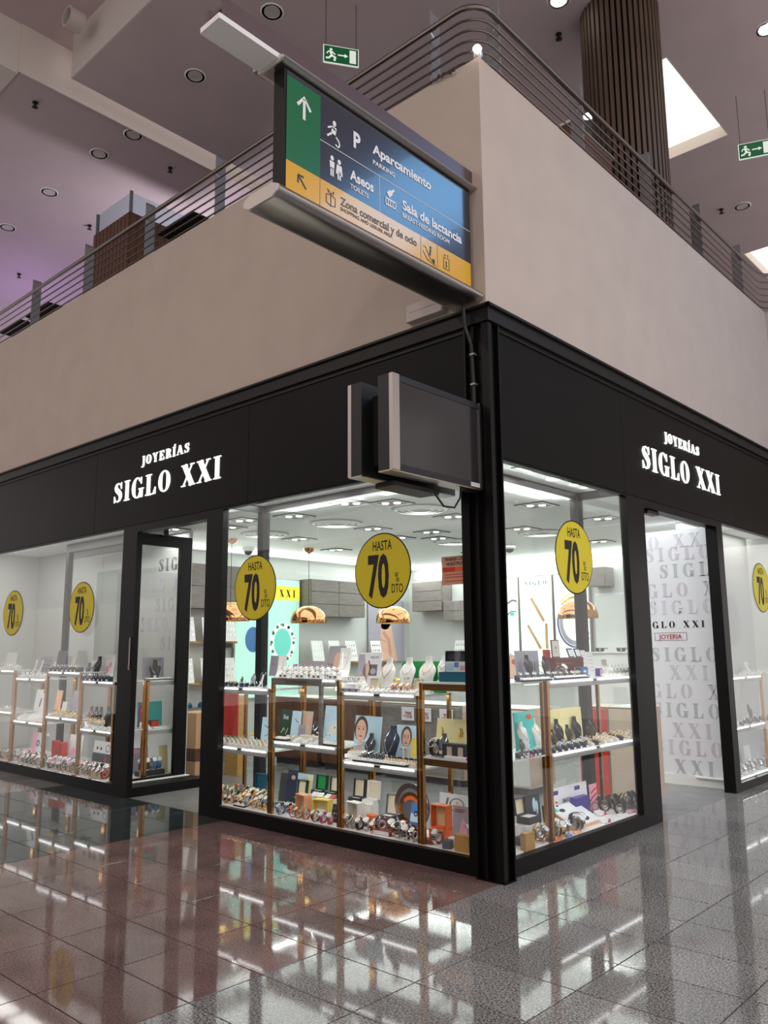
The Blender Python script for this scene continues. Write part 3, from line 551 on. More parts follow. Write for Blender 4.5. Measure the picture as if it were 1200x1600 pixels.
# two screens back to back on an arm from the left front
def tv(x, ya, yb, z0, z1, sgn, lab, dark):
    t = thing('wall_screen', lab, 'screen', (x, ya, z0), math.pi/2 if sgn > 0 else -math.pi/2)
    L, H = abs(yb-ya), z1-z0
    X = (lambda a, b_: (a, b_)) if sgn > 0 else (lambda a, b_: (-b_, -a))
    bx = lambda b, a, c, y0, y1, p, q: b.box(*X(a, c), y0, y1, p, q)
    part(t, 'casing', 'black', lambda b: (bx(b, 0, L, .02, .12, 0, H), bx(b, .12, L-.12, .12, .2, .08, H-.08)))
    part(t, 'screen_glass', 'screen', lambda b: bx(b, .07, L-.05, .0, .02, .045, H-.045)); part(t, 'bezel', 'black', lambda b: bx(b, .07, L-.05, -.004, .02, 0, .045)); part(t, 'bezel', 'black', lambda b: bx(b, .07, L-.05, -.004, .02, H-.045, H))
    part(t, 'speaker_bar', 'alu', lambda b: bx(b, 0, .07, -.012, .02, 0, H)); part(t, 'speaker_bar', 'alu', lambda b: bx(b, L-.05, L, -.012, .02, 0, H)); part(t, 'bottom_strip', 'alu', lambda b: bx(b, 0, L, .0, .12, -.008, 0))
    if not dark: part(t, 'badge', 'plastic_white', lambda b: bx(b, L-.17, L-.06, -.006, -.004, .008, .04))
    return t
tv(-.06, -1.045, -.01, 2.76, 3.42, 1, 'flat grey screen with silver side bars facing right, on the corner', False)
tv(-.46, -1.04, -.0, 2.76, 3.42, -1, 'second flat screen seen from behind, facing left, behind the corner screen', True)
t = thing('screen_bracket', 'black steel bracket holding the two screens to the left front', 'bracket', (-.26, -.5, 2.8))
part(t, 'arm', 'black', lambda b: b.box(-.03, .03, -.1, .5, .25, .33)); part(t, 'mount_plate', 'steel_dark', lambda b: b.box(-.0, .02, -.2, .1, .05, .55)); part(t, 'tray', 'black', lambda b: b.bbox(-.14, .05, -.35, .15, -.1, -.06, .01))
part(t, 'cable_loop', 'black', lambda b: b.tube([(.1, .0, .0), (.1, .03, -.12), (.12, .1, -.2), (.14, .2, -.2), (.14, .27, -.12), (.13, .3, -.02)], .008, 6), smooth=True)
# ================================================================== display units
def unit(side, u0, u1, zt, zm, lab, v0=.08, v1=.50, leds=True):
    t = thing('display_unit', lab, 'display unit', (0, 0, .108), 0 if side == 'L' else math.pi/2, 'copper framed display units in the windows')
    B = .108
    for u in (u0, u1-.032):
        for v in (v0, v1-.032): part(t, 'post', 'copper', lambda b: b.bbox(u, u+.032, v, v+.032, 0, zt-B-.002, .003))
    for z in (zt, zm):
        s = part(t, 'shelf', 'shelf_glass', lambda b: (b.box(u0+.0, u1-.0, v0+.005, v1, z-B-.012, z-B), b.box(u0+.034, u1-.034, v0+.05, v1-.04, z-B-.02, z-B-.012)))
        part(s, 'front_rail', 'grey_edge' if leds else 'copper', lambda b: b.box(u0+.034, u1-.034, v0+.004, v0+.02, z-B-.062, z-B-.012))
        if leds:
            mid = (u0+u1)/2
            for a, c in ((u0+.06, mid-.05), (mid+.03, u1-.06)):
                part(s, 'led_strip', 'led', lambda b: b.box(a, c, v0-.002, v0+.004, z-B-.020, z-B-.0145))
            part(s, 'led_strip', 'led_inner', lambda b: b.box(u0+.06, u1-.06, v0+.024, v0+.034, z-B-.03, z-B-.021))
            part(s, 'led_clip', 'black', lambda b: b.box(mid-.04, mid+.02, v0-.003, v0+.004, z-B-.022, z-B-.010))
    s = part(t, 'plinth', 'white', lambda b: b.box(u0+.0, u1-.0, v0-.02, v1, 0, .012))
    if leds:
        mid = (u0+u1)/2
        for a, c in ((u0+.06, mid-.05), (mid+.03, u1-.06)):
            part(s, 'led_strip', 'led', lambda b: b.box(a, c, v0-.035, v0-.02, .001, .006))
    return t
HI, LO = (1.335, .77), (1.235, .67)
ZB = .12
unit('L', -3.50, -2.603, *LO, 'low copper display unit beside the entrance post in the large left window')
uB = unit('L', -2.60, -1.693, *HI, 'taller copper display unit with a brown title strip in the large left window')
unit('L', -1.69, -.803, *LO, 'low copper display unit next to the corner unit in the large left window')
unit('L', -.80, -.10, *HI, 'square copper corner display unit behind the black column', .08, .80, False)
unit('R', .805, 2.40, *HI, 'long copper display unit in the right window beside the doorway post')
unit('L', -9.05, -8.103, *HI, 'tall copper display unit at the far end of the left entrance window')
unit('L', -8.10, -7.153, *LO, 'low copper display unit, second from the far end of the left entrance window')
unit('L', -7.15, -6.233, *HI, 'tall copper display unit, third from the far end of the left entrance window')
unit('L', -6.23, -5.42, *LO, 'low copper display unit next to the glass leaf of the left entrance')
unit('R', 4.75, 5.9, *LO, 'copper display unit in the far window right of the doorway')
# title strip on unit B
part(uB, 'title_strip', 'wood_grey', lambda b: b.box(-2.565, -1.90, .066, .078, 1.335-.108-.055, 1.335-.108))
text(uB, 'lettering', 'COLECCIÓN ALIANZAS', -2.24, 1.185, .026, 'ink', .0645, .78, 'CENTER', .01)
part(uB, 'title_post', 'wood_grey', lambda b: b.box(-1.94, -1.91, .07, .1, .665, 1.17))
# ================================================================== goods: builders (front is local -y, base at z 0)
def ell(cx, cy, rx, ry, z, n=14): return [(cx+rx*math.cos(2*math.pi*i/n), cy+ry*math.sin(2*math.pi*i/n), z) for i in range(n)]
def bust_mesh(h):
    def fn(b):
        S = [(0, .14, .09, -.10), (.03, .16, .10, -.10), (.25, .21, .11, -.09), (.45, .265, .12, -.06), (.58, .295, .115, -.02), (.68, .265, .10, .02), (.76, .18, .085, .05), (.82, .125, .075, .065), (.90, .10, .07, .075), (.97, .105, .075, .08), (1.0, .10, .07, .08)]
        b.loft([ell(0, y*h, rx*h, ry*h, z*h) for z, rx, ry, y in S])
    return fn
def chain_mesh(h, drop):
    def fn(b):
        P = []
        for i in range(15):
            a = -1+2*i/14; z = .80-drop*(1-abs(a)**1.7); x = .20*a*(1.15 if abs(a) < .8 else 1)
            S = [(0, .14, .09, -.10), (.25, .21, .11, -.09), (.45, .265, .12, -.06), (.58, .295, .115, -.02), (.68, .265, .10, .02), (.76, .18, .085, .05), (.82, .125, .075, .065), (.95, .1, .07, .08)]
            for (z0, rx0, ry0, y0), (z1, rx1, ry1, y1) in zip(S, S[1:]):
                if z0 <= z <= z1:
                    f = (z-z0)/(z1-z0); rx, ry, yy = rx0+f*(rx1-rx0), ry0+f*(ry1-ry0), y0+f*(y1-y0); break
            x = max(-rx*.97, min(rx*.97, x)); y = yy-ry*math.sqrt(max(.0, 1-(x/rx)**2))-.012
            P.append((x*h, y*h, z*h))
        b.tube(P, .0024, 5)
    return fn
GOODS = []
def bust(loc, rz, lab, g=None, h=.26, col='charcoal', chain='silver', drop=.42, tag=True, foot=True):
    t = thing('necklace_bust', lab, 'display bust', loc, rz, g)
    part(t, 'torso', col, bust_mesh(h), ('bust', h), True)
    if foot: part(t, 'base', col, lambda b: b.bbox(-.2*h, .2*h, -.24*h, .1*h, 0, .012, .01), ('bustb', h))
    if chain:
        part(t, 'necklace', chain, chain_mesh(h, drop), ('chain', h, drop), True)
        part(t, 'pendant', chain, lambda b: b.lathe([(0, -.008), (.006, 0), (0, .008)], 8, Matrix.Translation((0, -.19*h, (.80-drop)*h-.01)), False, False), ('pend', h, drop))
    if tag: part(t, 'price_tag', 'white', lambda b: b.box(-.016, .016, -.255*h, -.25*h, .12*h, .12*h+.028), ('btag', h))
    return t
def ramp(loc, rz, lab, g=None, h=.22, w=.09, col='white', chain='silver'):      # curved standing ramp for one necklace
    t = thing('necklace_ramp', lab, 'display stand', loc, rz, g)
    def fn(b):
        R = []
        for i in range(9):
            a = i/8*1.25; y = -.16*h*2+.62*h*math.sin(a); z = h*(1-math.cos(a))/(1-math.cos(1.25)); R.append([(-w/2, y, z), (w/2, y, z), (w/2, y+.014, z), (-w/2, y+.014, z)])
        b.loft(R)
        b.box(-w/2, w/2, -.10, .08*h+.18*h, 0, .006)
    part(t, 'ramp', col, fn, ('ramp', h, w)); part(t, 'strut', col, lambda b: b.box(-.01, .01, .2*h, .2*h+.008, 0, .72*h), ('rst', h))
    part(t, 'necklace', chain, lambda b: b.tube([(-w*.3, .25*h, h*.86), (-w*.22, .12*h, h*.52), (0, .0, h*.3), (w*.22, .12*h, h*.52), (w*.3, .25*h, h*.86)], .002, 5), ('rch', h, w))
    return t
def watch(loc, rz, lab, g=None, strap='silver', case='silver', dial='white', s=1.0, lean=None):
    t = thing('wrist_watch', lab, 'watch', loc, rz, g); rs, w = .030*s, .020*s
    def loop(b):
        R = []
        for i in range(13):
            a = math.radians(-60+300*i/12)-math.pi/2+math.radians(-90); c, sn = math.cos(a), math.sin(a)
            R.append([(-w/2, 1.0*rs*c, 1.15*rs*sn+1.15*rs), (w/2, rs*c, 1.15*rs*sn+1.15*rs), (w/2, .90*rs*c, 1.03*rs*sn+1.15*rs), (-w/2, .9*rs*c, 1.03*rs*sn+1.15*rs)])
        b.loft(R)
    part(t, 'strap', strap, loop, ('wl', s), True)
    M = Matrix.Translation((0, -.72*rs, 1.95*rs)) @ Matrix.Rotation(math.radians(48), 4, 'X')
    part(t, 'case', case, lambda b: b.lathe([(.016*s, -.005*s), (.0185*s, -.002*s), (.0185*s, .003*s), (.016*s, .005*s), (.0145*s, .004*s)], 16, M, True, True), ('wc', s), True)
    part(t, 'dial', dial, lambda b: (b.lathe([(.014*s, .0042*s), (0, .0056*s)], 16, M, False, False), b.box(-.001*s, .001*s, 0, .011*s, .006*s, .0065*s, M), b.box(0, .008*s, -.001*s, .001*s, .006*s, .0065*s, M)), ('wd', s))
    part(t, 'cuff', 'plastic_white', lambda b: b.lathe([(.62*rs, -w*.4), (.62*rs, w*.4), (.5*rs, w*.4), (.5*rs, -w*.4)], 12, Matrix.Translation((0, 0, 1.1*rs)) @ Matrix.Rotation(math.pi/2, 4, 'Y'), False, False), ('wcu', s), True)
    part(t, 'foot', 'plastic_white', lambda b: b.bbox(-.012*s, .012*s, -.016*s, .016*s, 0, .004*s, .002), ('wf', s))
    return t
def ring(loc, rz, lab, g=None, col='off_white', band='silver', s=1.0, tag=True):
    t = thing('ring_block', lab, 'ring stand', loc, rz, g); a = .016*s
    part(t, 'block', col, lambda b: b.loft([[(-a, -a, 0), (a, -a, 0), (a, a, 0), (-a, a, 0)], [(-a, -a, .012*s), (a, -a, .012*s), (a, a, .026*s), (-a, a, .026*s)]]), ('rb', s))
    part(t, 'ring', band, lambda b: b.tube([(.009*s*math.cos(q), -.002*s, .024*s+.010*s*math.sin(q)) for q in [2*math.pi*i/10 for i in range(10)]], .0019*s, 5, True), ('rr', s), True)
    part(t, 'gem', 'gem', lambda b: b.lathe([(0, 0), (.0042*s, .004*s), (.003*s, .006*s), (0, .006*s)], 8, Matrix.Translation((0, -.002*s, .034*s)), False, False), ('rg', s))
    if tag: part(t, 'tag', 'white', lambda b: b.box(-.010*s, .010*s, -a-.002, -a, .001, .011*s), ('rt', s))
    return t
def tagcard(loc, rz, lab, g=None, col='white', w=.034, h=.03, dot='gold'):       # small sloped card with a pair of earrings
    t = thing('earring_card', lab, 'earring card', loc, rz, g)
    part(t, 'card', col, lambda b: b.loft([[(-w/2, -h*.5, 0), (w/2, -h*.5, 0), (w/2, h*.45, 0), (-w/2, h*.45, 0)], [(-w/2, -h*.45, .003), (w/2, -h*.45, .003), (w/2, h*.45, h*.55), (-w/2, h*.45, h*.55)]]), ('tc', w, h))
    for x in (-w*.2, w*.2): part(t, 'earring', dot, lambda b: b.lathe([(0, 0), (.004, .003), (0, .006)], 6, None, False, False), ('ted',), False, (x, -.0, h*.30))
    return t
def tray(loc, rz, lab, g=None, w=.3, d=.12, col='black', n=6, rows=1, card='white'):
    t = thing('jewellery_tray', lab, 'tray', loc, rz, g)
    part(t, 'base', col, lambda b: b.bbox(-w/2, w/2, -d/2, d/2, 0, .014, .004))
    for j in range(rows):
        for i in range(n):
            x = -w/2+w*(i+.5)/n; y = -d/2+d*(j+.5)/rows
            p = part(t, 'card', card, lambda b: b.loft([[(-.4*w/n, -.38*d/rows, 0), (.4*w/n, -.38*d/rows, 0), (.4*w/n, .38*d/rows, 0), (-.4*w/n, .38*d/rows, 0)], [(-.4*w/n, -.38*d/rows, .002), (.4*w/n, -.38*d/rows, .002), (.4*w/n, .38*d/rows, .016), (-.4*w/n, .38*d/rows, .016)]]), ('trc', w, n, d, rows), False, (x, y, .014))
            part(p, 'earring', random.choice(['gold', 'silver']), lambda b: b.lathe([(0, 0), (.0045, .004), (0, .008)], 6, None, False, False), ('tre',), False, (0, .0, .009))
    return t
def tstand(loc, rz, lab, g=None, h=.09, col='white'):
    t = thing('earring_stand', lab, 'earring stand', loc, rz, g)
    part(t, 'base', col, lambda b: b.bbox(-.025, .025, -.018, .018, 0, .006, .003), ('tsb',)); part(t, 'stem', col, lambda b: b.bbox(-.005, .005, -.004, .004, .006, h-.004, .001), ('tss', h)); part(t, 'bar', col, lambda b: b.bbox(-.03, .03, -.006, .006, h-.004, h+.006, .003), ('tsh', h))
    for x in (-.02, .02): part(t, 'earring', 'gold', lambda b: b.tube([(x, -.007, h), (x, -.008, h-.02)], .003, 5), ('tse', h, x))
    return t
def box_open(loc, rz, lab, g=None, w=.11, d=.09, hb=.05, hl=.12, col='green', inner='cream', cushion='white', wat=None, lean=12):
    t = thing('gift_box', lab, 'box', loc, rz, g); k = .007
    def base(b): b.box(-w/2, w/2, -d/2, -d/2+k, 0, hb), b.box(-w/2, w/2, d/2-k, d/2, 0, hb), b.box(-w/2, -w/2+k, -d/2+k, d/2-k, 0, hb), b.box(w/2-k, w/2, -d/2+k, d/2-k, 0, hb), b.box(-w/2+k, w/2-k, -d/2+k, d/2-k, 0, .006)
    part(t, 'base', col, base, ('bxb', w, d, hb)); part(t, 'cushion', cushion, lambda b: b.bbox(-w/2+k, w/2-k, -d/2+k, d/2-k, .006, hb-.004, .008), ('bxc', w, d, hb))
    M = Matrix.Translation((0, d/2, hb)) @ Matrix.Rotation(math.radians(-lean), 4, 'X')
    def lid(b): b.box(-w/2, w/2, .026, .033, 0, hl, M), b.box(-w/2, w/2, 0, .026, hl-k, hl, M), b.box(-w/2, w/2, 0, .026, 0, k, M), b.box(-w/2, -w/2+k, 0, .026, k, hl-k, M), b.box(w/2-k, w/2, 0, .026, k, hl-k, M)
    p = part(t, 'lid', col, lid, ('bxl', w, d, hb, hl, lean)); part(p, 'lining', inner, lambda b: b.box(-w/2+k, w/2-k, .016, .026, k, hl-k, M), ('bxi', w, d, hb, hl, lean))
    return t
def block(loc, rz, lab, g=None, w=.1, d=.08, h=.04, col='white', cat='plinth', name='display_plinth', front=None, windows=0):
    t = thing(name, lab, cat, loc, rz, g); part(t, 'body', col, lambda b: b.bbox(-w/2, w/2, -d/2, d/2, 0, h, .004))
    if front: part(t, 'front_card', front, lambda b: b.box(-w*.46, w*.46, -d/2-.004, -d/2, .004, h*.9))
    for i in range(windows):
        x = -w/2+w*(i+.5)/windows; part(t, 'label_card', 'ink_grey', lambda b: b.box(x-.012, x+.012, -d/2-.003, -d/2, h*.25, h*.8))
    return t
def board(loc, rz, lab, g=None, w=.25, h=.25, col='white', lean=8, art=None, words=(), strut=True):
    t = thing('advert_board', lab, 'advert board', loc, rz, g)
    M = Matrix.Rotation(math.radians(-lean), 4, 'X')
    part(t, 'panel', col, lambda b: b.box(-w/2, w/2, 0, .006, 0, h, M))
    if strut: part(t, 'strut', 'cardboard', lambda b: b.add([(-.02, .006, h*.0), (.02, .006, 0), (.02, .006+h*.16, 0), (-.02, .006+h*.16, 0), (-.02, .012+h*.6*math.sin(math.radians(lean)), h*.6), (.02, .012+h*.6*math.sin(math.radians(lean)), h*.6)], [(0, 1, 2, 3), (0, 4, 5, 1), (3, 2, 5, 4), (0, 3, 4), (1, 5, 2)]))
    for m, fn in (art or []):
        b = MB(); fn(b, w, h); b.v = [tuple(M @ Vector(q)) for q in b.v]; link('print', b.mesh('print', m), t)
    for s, x, z, hh, m, sx in words: text(t, 'lettering', s, x*w, z*h, hh, m, -.002, sx, 'CENTER', .01, 1, M)
    return t
# prints: plain drawings
def sh(*a):            # polygon in board fractions
    return lambda b, w, h: b.poly([(x*w, z*h) for x, z in a], -.001)
def ov(cx, cz, rx, rz, y=-.001): return lambda b, w, h: b.disc(cx*w, cz*h, rx*w, rz*h, y)
def rg(cx, cz, rx, rz, f=.7, y=-.0015): return lambda b, w, h: b.annulus(cx*w, cz*h, rx*w, rz*h, rx*f*w, rz*f*h, y)
def st(pts, wd, y=-.002): return lambda b, w, h: b.stroke([(x*w, z*h) for x, z in pts], wd, y)
def many(*f): return lambda b, w, h: [q(b, w, h) for q in f]
def face(cx=0, cz=.5, s=.3):
    return [('hair', many(ov(cx, cz+.06*s/.3, s*1.02, s*1.28, -.0006))), ('skin', many(ov(cx, cz, s*.78, s*1.12, -.0012), sh((cx-s*.3, 0), (cx+s*.3, 0), (cx+s*.28, cz-s*.8), (cx-s*.28, cz-s*.8)))),
            ('hair', many(*[st([(cx+q*s*.36-.11*s/.5, cz+s*.34), (cx+q*s*.36, cz+s*.42), (cx+q*s*.36+.11*s/.5, cz+s*.34)], .004, -.002) for q in (-1, 1)], *[ov(cx+q*s*.34, cz+s*.16, s*.13, s*.08, -.002) for q in (-1, 1)])),
            ('skin_shade', st([(cx-.02, cz+s*.15), (cx+s*.08, cz-s*.24), (cx-s*.05, cz-s*.26)], .004)), ('lips', ov(cx, cz-s*.55, s*.22, s*.09, -.002))]
# ================================================================== placing
def put(fn, side, px, z, v, lab, g=None, turn=0, **k):
    if fn is bust: turn = turn*.2-4
    far = side == 'L' and px < 180
    if fn is ring: k['s'] = k.get('s', 1)*(1.5 if far else 1.22)
    if fn is watch and not far: k['s'] = k.get('s', 1)*1.12
    if far and fn in (bust, ramp, board):
        k['h'] = k.get('h', .22)*1.2
        if 'w' in k: k['w'] *= 1.15
    if fn is board: v = min(v, .464-max(.014+k.get('h', .25)*.16, k.get('h', .25)*math.sin(math.radians(k.get('lean', 8)))+.012))
    if k.get('col') in ('charcoal', 'black', 'navy', 'white', 'grey_felt') and fn is bust: v = min(v, .42)
    u = along(px, z, v, side); loc = (u, v, z+.0004) if side == 'L' else (-v, u, z+.0004)
    return fn(loc, (0 if side == 'L' else math.pi/2)+math.radians(turn), lab, g, **k)
RN = random.uniform
A1, A2, B1, B2 = 1.235, .67, 1.335, .77
# ------------------------------------------------ unit A (by the entrance post), top
put(bust, 'L', 412, A1, .32, 'low navy bust with three white tags on the unit by the entrance post', None, 25, h=.17, col='navy', drop=.3)
put(ramp, 'L', 405, A1, .20, 'slim white necklace ramp in front of the low navy bust', None, -35, h=.12, w=.035)
put(bust, 'L', 396, A1, .40, 'small grey bust behind the slim white ramp by the entrance post', None, 20, h=.12, col='lilac_grey', chain='silver', drop=.35, tag=False)
put(bust, 'L', 378, A1, .42, 'tiny dark grey bust alone at the back of the unit by the entrance post', None, 20, h=.085, col='grey_felt', chain=None, tag=False)
for i in range(8): put(ring, 'L', 343+i*8.2, A1, .16+.05*(i % 2), 'dark ring block in the short row on top of the unit by the entrance post', 'dark ring blocks by the entrance post', RN(-15, 15), col='navy' if i % 3 else 'black', s=1.15)
for i in range(6): put(tagcard, 'L', 366+i*8, A1, .27+.06*(i % 2), 'white earring card lying on top of the unit by the entrance post', 'earring cards by the entrance post', RN(-25, 25), w=.045, h=.03)
# unit A, middle
for j in range(5):
    for i in range(11):
        x = 345+i*7.0+(4-j)*1.0
        if x < 418 and not (j == 4 and i < 4): put(ring, 'L', x, A2, .13+.065*j, 'white ring block in the tight rows on the middle shelf by the entrance post', 'white ring blocks on the middle shelf by the entrance post', RN(-6, 6), col='off_white', band=random.choice(['gold', 'silver']), s=1.15)
put(board, 'L', 414, A2, .40, 'tall white advert card leaning against the copper post over white ring blocks', None, 10, w=.13, h=.26, col='pale_blue', art=[('petrol', many(st([(-.2, .7), (.1, .62), (.3, .72)], .008), st([(-.1, .3), (.2, .38)], .006)))])
t = put(block, 'L', 394, A2, .43, 'small white vase shaped plinth with a yellow blossom by the leaning card', None, w=.03, d=.03, h=.06); part(t, 'blossom', 'sun_yellow', lambda b: b.lathe([(0, .06), (.02, .075), (.012, .1), (0, .1)], 10))
# ------------------------------------------------ unit B (title strip), top
put(board, 'L', 432, B1, .44, 'low lilac grey advert board with faint drawings behind the curved white ramp', None, w=.24, h=.2, col='lilac_grey', art=[('ink_grey', many(st([(-.4, .5), (-.3, .65), (-.2, .5)], .004), st([(-.05, .45), (.1, .5)], .004), st([(.2, .8), (.4, .8)], .006)))])
put(ramp, 'L', 438, B1, .28, 'wide curved white necklace ramp beside a striped pink card', None, 30, h=.2, w=.075)
put(board, 'L', 459, B1, .40, 'small magenta striped card above a navy cushion', None, w=.055, h=.12, col='magenta', art=[('white', many(*[sh((x, .5), (x+.08, .5), (x+.08, .95), (x, .95)) for x in (-.35, -.1, .2)]))])
t = put(block, 'L', 457, B1, .30, 'navy cushion holding three white tags below the magenta card', None, w=.07, d=.06, h=.045, col='navy'); part(t, 'price_tag', 'white', lambda b: (b.box(-.03, -.012, -.034, -.03, .02, .036), b.box(.004, .022, -.034, -.03, .012, .028)))
put(board, 'L', 492, B1, .46, 'long pale grey back board low behind the white ring steps', None, w=.48, h=.15, col='lilac_grey')
put(block, 'L', 478, B1, .40, 'brown photo block behind the white pyramid', None, w=.08, d=.03, h=.09, col='brown_red'); put(block, 'L', 485, B1, .37, 'orange brown photo block beside the white pyramid', None, w=.06, d=.03, h=.10, col='peach')
def pyramid(loc, rz, lab, g=None, s=.05, h=.1, col='white'):
    t = thing('display_pyramid', lab, 'plinth', loc, rz, g); part(t, 'body', col, lambda b: b.loft([[(-s, -s, 0), (s, -s, 0), (s, s, 0), (-s, s, 0)], [(-s*.2, -s*.2, h), (s*.2, -s*.2, h), (s*.2, s*.2, h), (-s*.2, s*.2, h)]])); part(t, 'ring', 'gold', lambda b: b.tube([(.012*math.cos(q), -.0, h+.008+.012*math.sin(q)) for q in [2*math.pi*i/10 for i in range(10)]], .0025, 5, True)); return t
put(pyramid, 'L', 470, B1, .34, 'white pyramid stand between the navy cushion and the bear box', None)
t = put(block, 'L', 505, B1, .34, 'taupe box with two tiny toy bears on it', None, w=.10, d=.06, h=.055, col='beige', name='toy_box', cat='box')
for x in (-.02, .02): part(t, 'bear', 'brown_red', lambda b: (b.lathe([(0, .055), (.014, .06), (.014, .075), (0, .085)], 10, Matrix.Translation((x, 0, 0)), False, False), b.lathe([(0, .082), (.011, .09), (0, .103)], 10, Matrix.Translation((x, 0, 0)), False, False)), smooth=True)
put(tstand, 'L', 517, B1, .30, 'grey T stand with earrings right of the bear box', None, h=.13, col='grey_edge')
for i in range(3): put(block, 'L', 452+i*29, B1, .20, 'white step with printed grey squares, back row over the title strip', 'white steps with grey squares over the title strip', w=.135, d=.05, h=.075, windows=3)
for i in range(4): put(block, 'L', 445+i*26, B1, .13, 'white step with printed grey squares, front row over the title strip', 'front white steps with grey squares over the title strip', w=.12, d=.05, h=.036, windows=2)
for j in range(2):
    for i in range(11): put(ring, 'L', 443+i*8.6, B1+(.0754 if j else .0364), .205 if j else .13, 'small white ring block standing on a white step over the title strip', 'ring blocks on the white steps over the title strip', 0, col='white', band=random.choice(['silver', 'gold', 'silver']), s=.85, tag=False)
put(board, 'L', 523, B1, .42, 'grey advert board with a pale printed face, right end of the title strip unit', None, w=.22, h=.29, col='lilac_grey', art=[('skin', ov(.1, .5, .25, .3)), ('ink_grey', st([(-.4, .3), (-.1, .34)], .006))])
put(ramp, 'L', 537, B1, .30, 'large curved white necklace ramp over the middle copper posts', None, 28, h=.27, w=.10)
# unit B, middle
put(board, 'L', 444, B2, .43, 'dark green advert board lettered five, left end of the title strip unit', None, w=.17, h=.25, col='dark_green', art=[('pale_yellow', many(st([(-.3, .1), (-.1, .3), (.0, .2)], .006), st([(.1, .05), (.25, .3)], .006)))], words=[('five', .0, .62, .05, 'white', .8)])
put(board, 'L', 460, B2, .37, 'white advert card with a blue stroke beside the dark green board', None, w=.13, h=.245, col='pale_blue', art=[('petrol', st([(-.1, .7), (.1, .6), (.3, .58)], .008))])
put(board, 'L', 477, B2, .41, 'beige advert card with a printed cheek beside the white card', None, w=.14, h=.245, col='beige', art=[('skin', ov(-.1, .5, .35, .4)), ('skin_shade', st([(.2, .5), (.35, .65)], .006))])
put(board, 'L', 470, B2, .30, 'small grey price board before the beige card', None, w=.1, h=.13, col='lilac_grey', art=[('ink_grey', many(*[st([(-.35, z), (.35, z)], .003) for z in (.3, .45, .6, .75)]))])
put(bust, 'L', 496, B2, .38, 'dark grey bust with a white tag before the pale floral board', None, 25, h=.20, col='charcoal', drop=.38)
put(board, 'L', 518, B2, .44, 'pale floral advert board, right end of the title strip unit', None, w=.24, h=.31, col='pale_blue', art=[('off_white', many(ov(.2, .35, .2, .2), ov(-.1, .3, .12, .12), rg(.1, .7, .3, .2, .93))), ('gold', many(ov(.25, .45, .03, .03), ov(.1, .38, .03, .03), ov(.32, .3, .03, .03)))])
for q in (498, 513): put(tstand, 'L', q, B2, .22, 'white T stand with earrings %s the pale floral board' % ('left before' if q < 500 else 'right before'), None, h=.085)
put(tray, 'L', 440, B2, .14, 'flat black tray of earring cards at the left front of the title strip unit', None, w=.17, d=.08, n=5); put(tray, 'L', 517, B2, .13, 'flat black tray of earring cards at the right front of the title strip unit', None, w=.2, d=.08, n=5)
for i in range(9): put(tagcard, 'L', 462+i*5.2, B2, .14+.075*(i % 3), 'white earring card between the two black trays', 'earring cards between the two black trays', 0, w=.05, h=.05)
put(block, 'L', 485, B2, .28, 'long white plinth behind the earring cards of the title strip unit', None, w=.26, d=.05, h=.045, col='off_white')
for i in range(5): put(tagcard, 'L', 447+i*9, B2, .24, 'cream earring card before the advert cards of the title strip unit', 'cream earring cards of the title strip unit', RN(-20, 20), col='cream', w=.05, h=.06)
# unit B, base
put(board, 'L', 440, ZB, .42, 'tall black rounded board standing behind the copper post at the bottom', None, w=.12, h=.30, col='charcoal')
put(board, 'L', 452, ZB, .44, 'small navy photo board behind the black rounded board', None, w=.14, h=.34, col='navy', art=[('skin_shade', ov(.1, .8, .2, .06))])
put(board, 'L', 470, ZB, .41, 'pale blue and yellow sketch advert board behind the green boxes', None, w=.24, h=.32, col='pale_blue', art=[('pale_yellow', sh((.05, .3), (.49, .3), (.49, .98), (.2, .98))), ('ink_grey', many(*[st([(RN(-.4, .3), RN(.2, .9)), (RN(-.4, .4), RN(.2, .9))], .003) for _ in range(12)]))])
put(box_open, 'L', 497, ZB+.17, .38, 'dark green open box with green lining, upper left of the pair', None, w=.13, d=.06, hb=.035, hl=.13, col='dark_green', inner='bright_green', lean=6)
put(box_open, 'L', 518, ZB+.17, .38, 'dark green open box with cream lining, upper right of the pair', None, w=.12, d=.06, hb=.035, hl=.13, col='dark_green', lean=6)
put(block, 'L', 507, ZB, .38, 'tall white plinth carrying the pair of green boxes', None, w=.28, d=.1, h=.17, col='white')
put(box_open, 'L', 465, ZB+.07, .34, 'dark green open box with tall cream lining behind the peach box', None, w=.12, d=.07, hb=.05, hl=.15, col='dark_green', lean=8)
put(block, 'L', 466, ZB, .34, 'low white plinth under the dark green box', None, w=.15, d=.1, h=.07, col='off_white')
def deep_box(loc, rz, lab, g=None, w=.14, h=.17, d=.08, col='peach', inner='beige'):       # box standing on its side, open to the front
    t = thing('gift_box', lab, 'box', loc, rz, g); k = .008
    part(t, 'shell', col, lambda b: (b.box(-w/2, -w/2+k, -d/2, d/2, 0, h), b.box(w/2-k, w/2, -d/2, d/2, 0, h), b.box(-w/2+k, w/2-k, -d/2, d/2, 0, k), b.box(-w/2+k, w/2-k, -d/2, d/2, h-k, h))); part(t, 'lining', inner, lambda b: b.box(-w/2+k, w/2-k, d/2-.02, d/2, k, h-k)); return t
put(deep_box, 'L', 474, ZB, .23, 'peach box standing open on its side', None, -12, w=.155, h=.185); put(deep_box, 'L', 504, ZB, .23, 'yellow box standing open on its side', None, 10, w=.17, h=.17, col='sun_yellow', inner='pale_yellow')
put(board, 'L', 470, ZB, .15, 'small mint price card before the peach box', None, w=.08, h=.10, col='teal', lean=25, art=[('white', sh((.1, .2), (.45, .2), (.45, .8), (.1, .8)))])
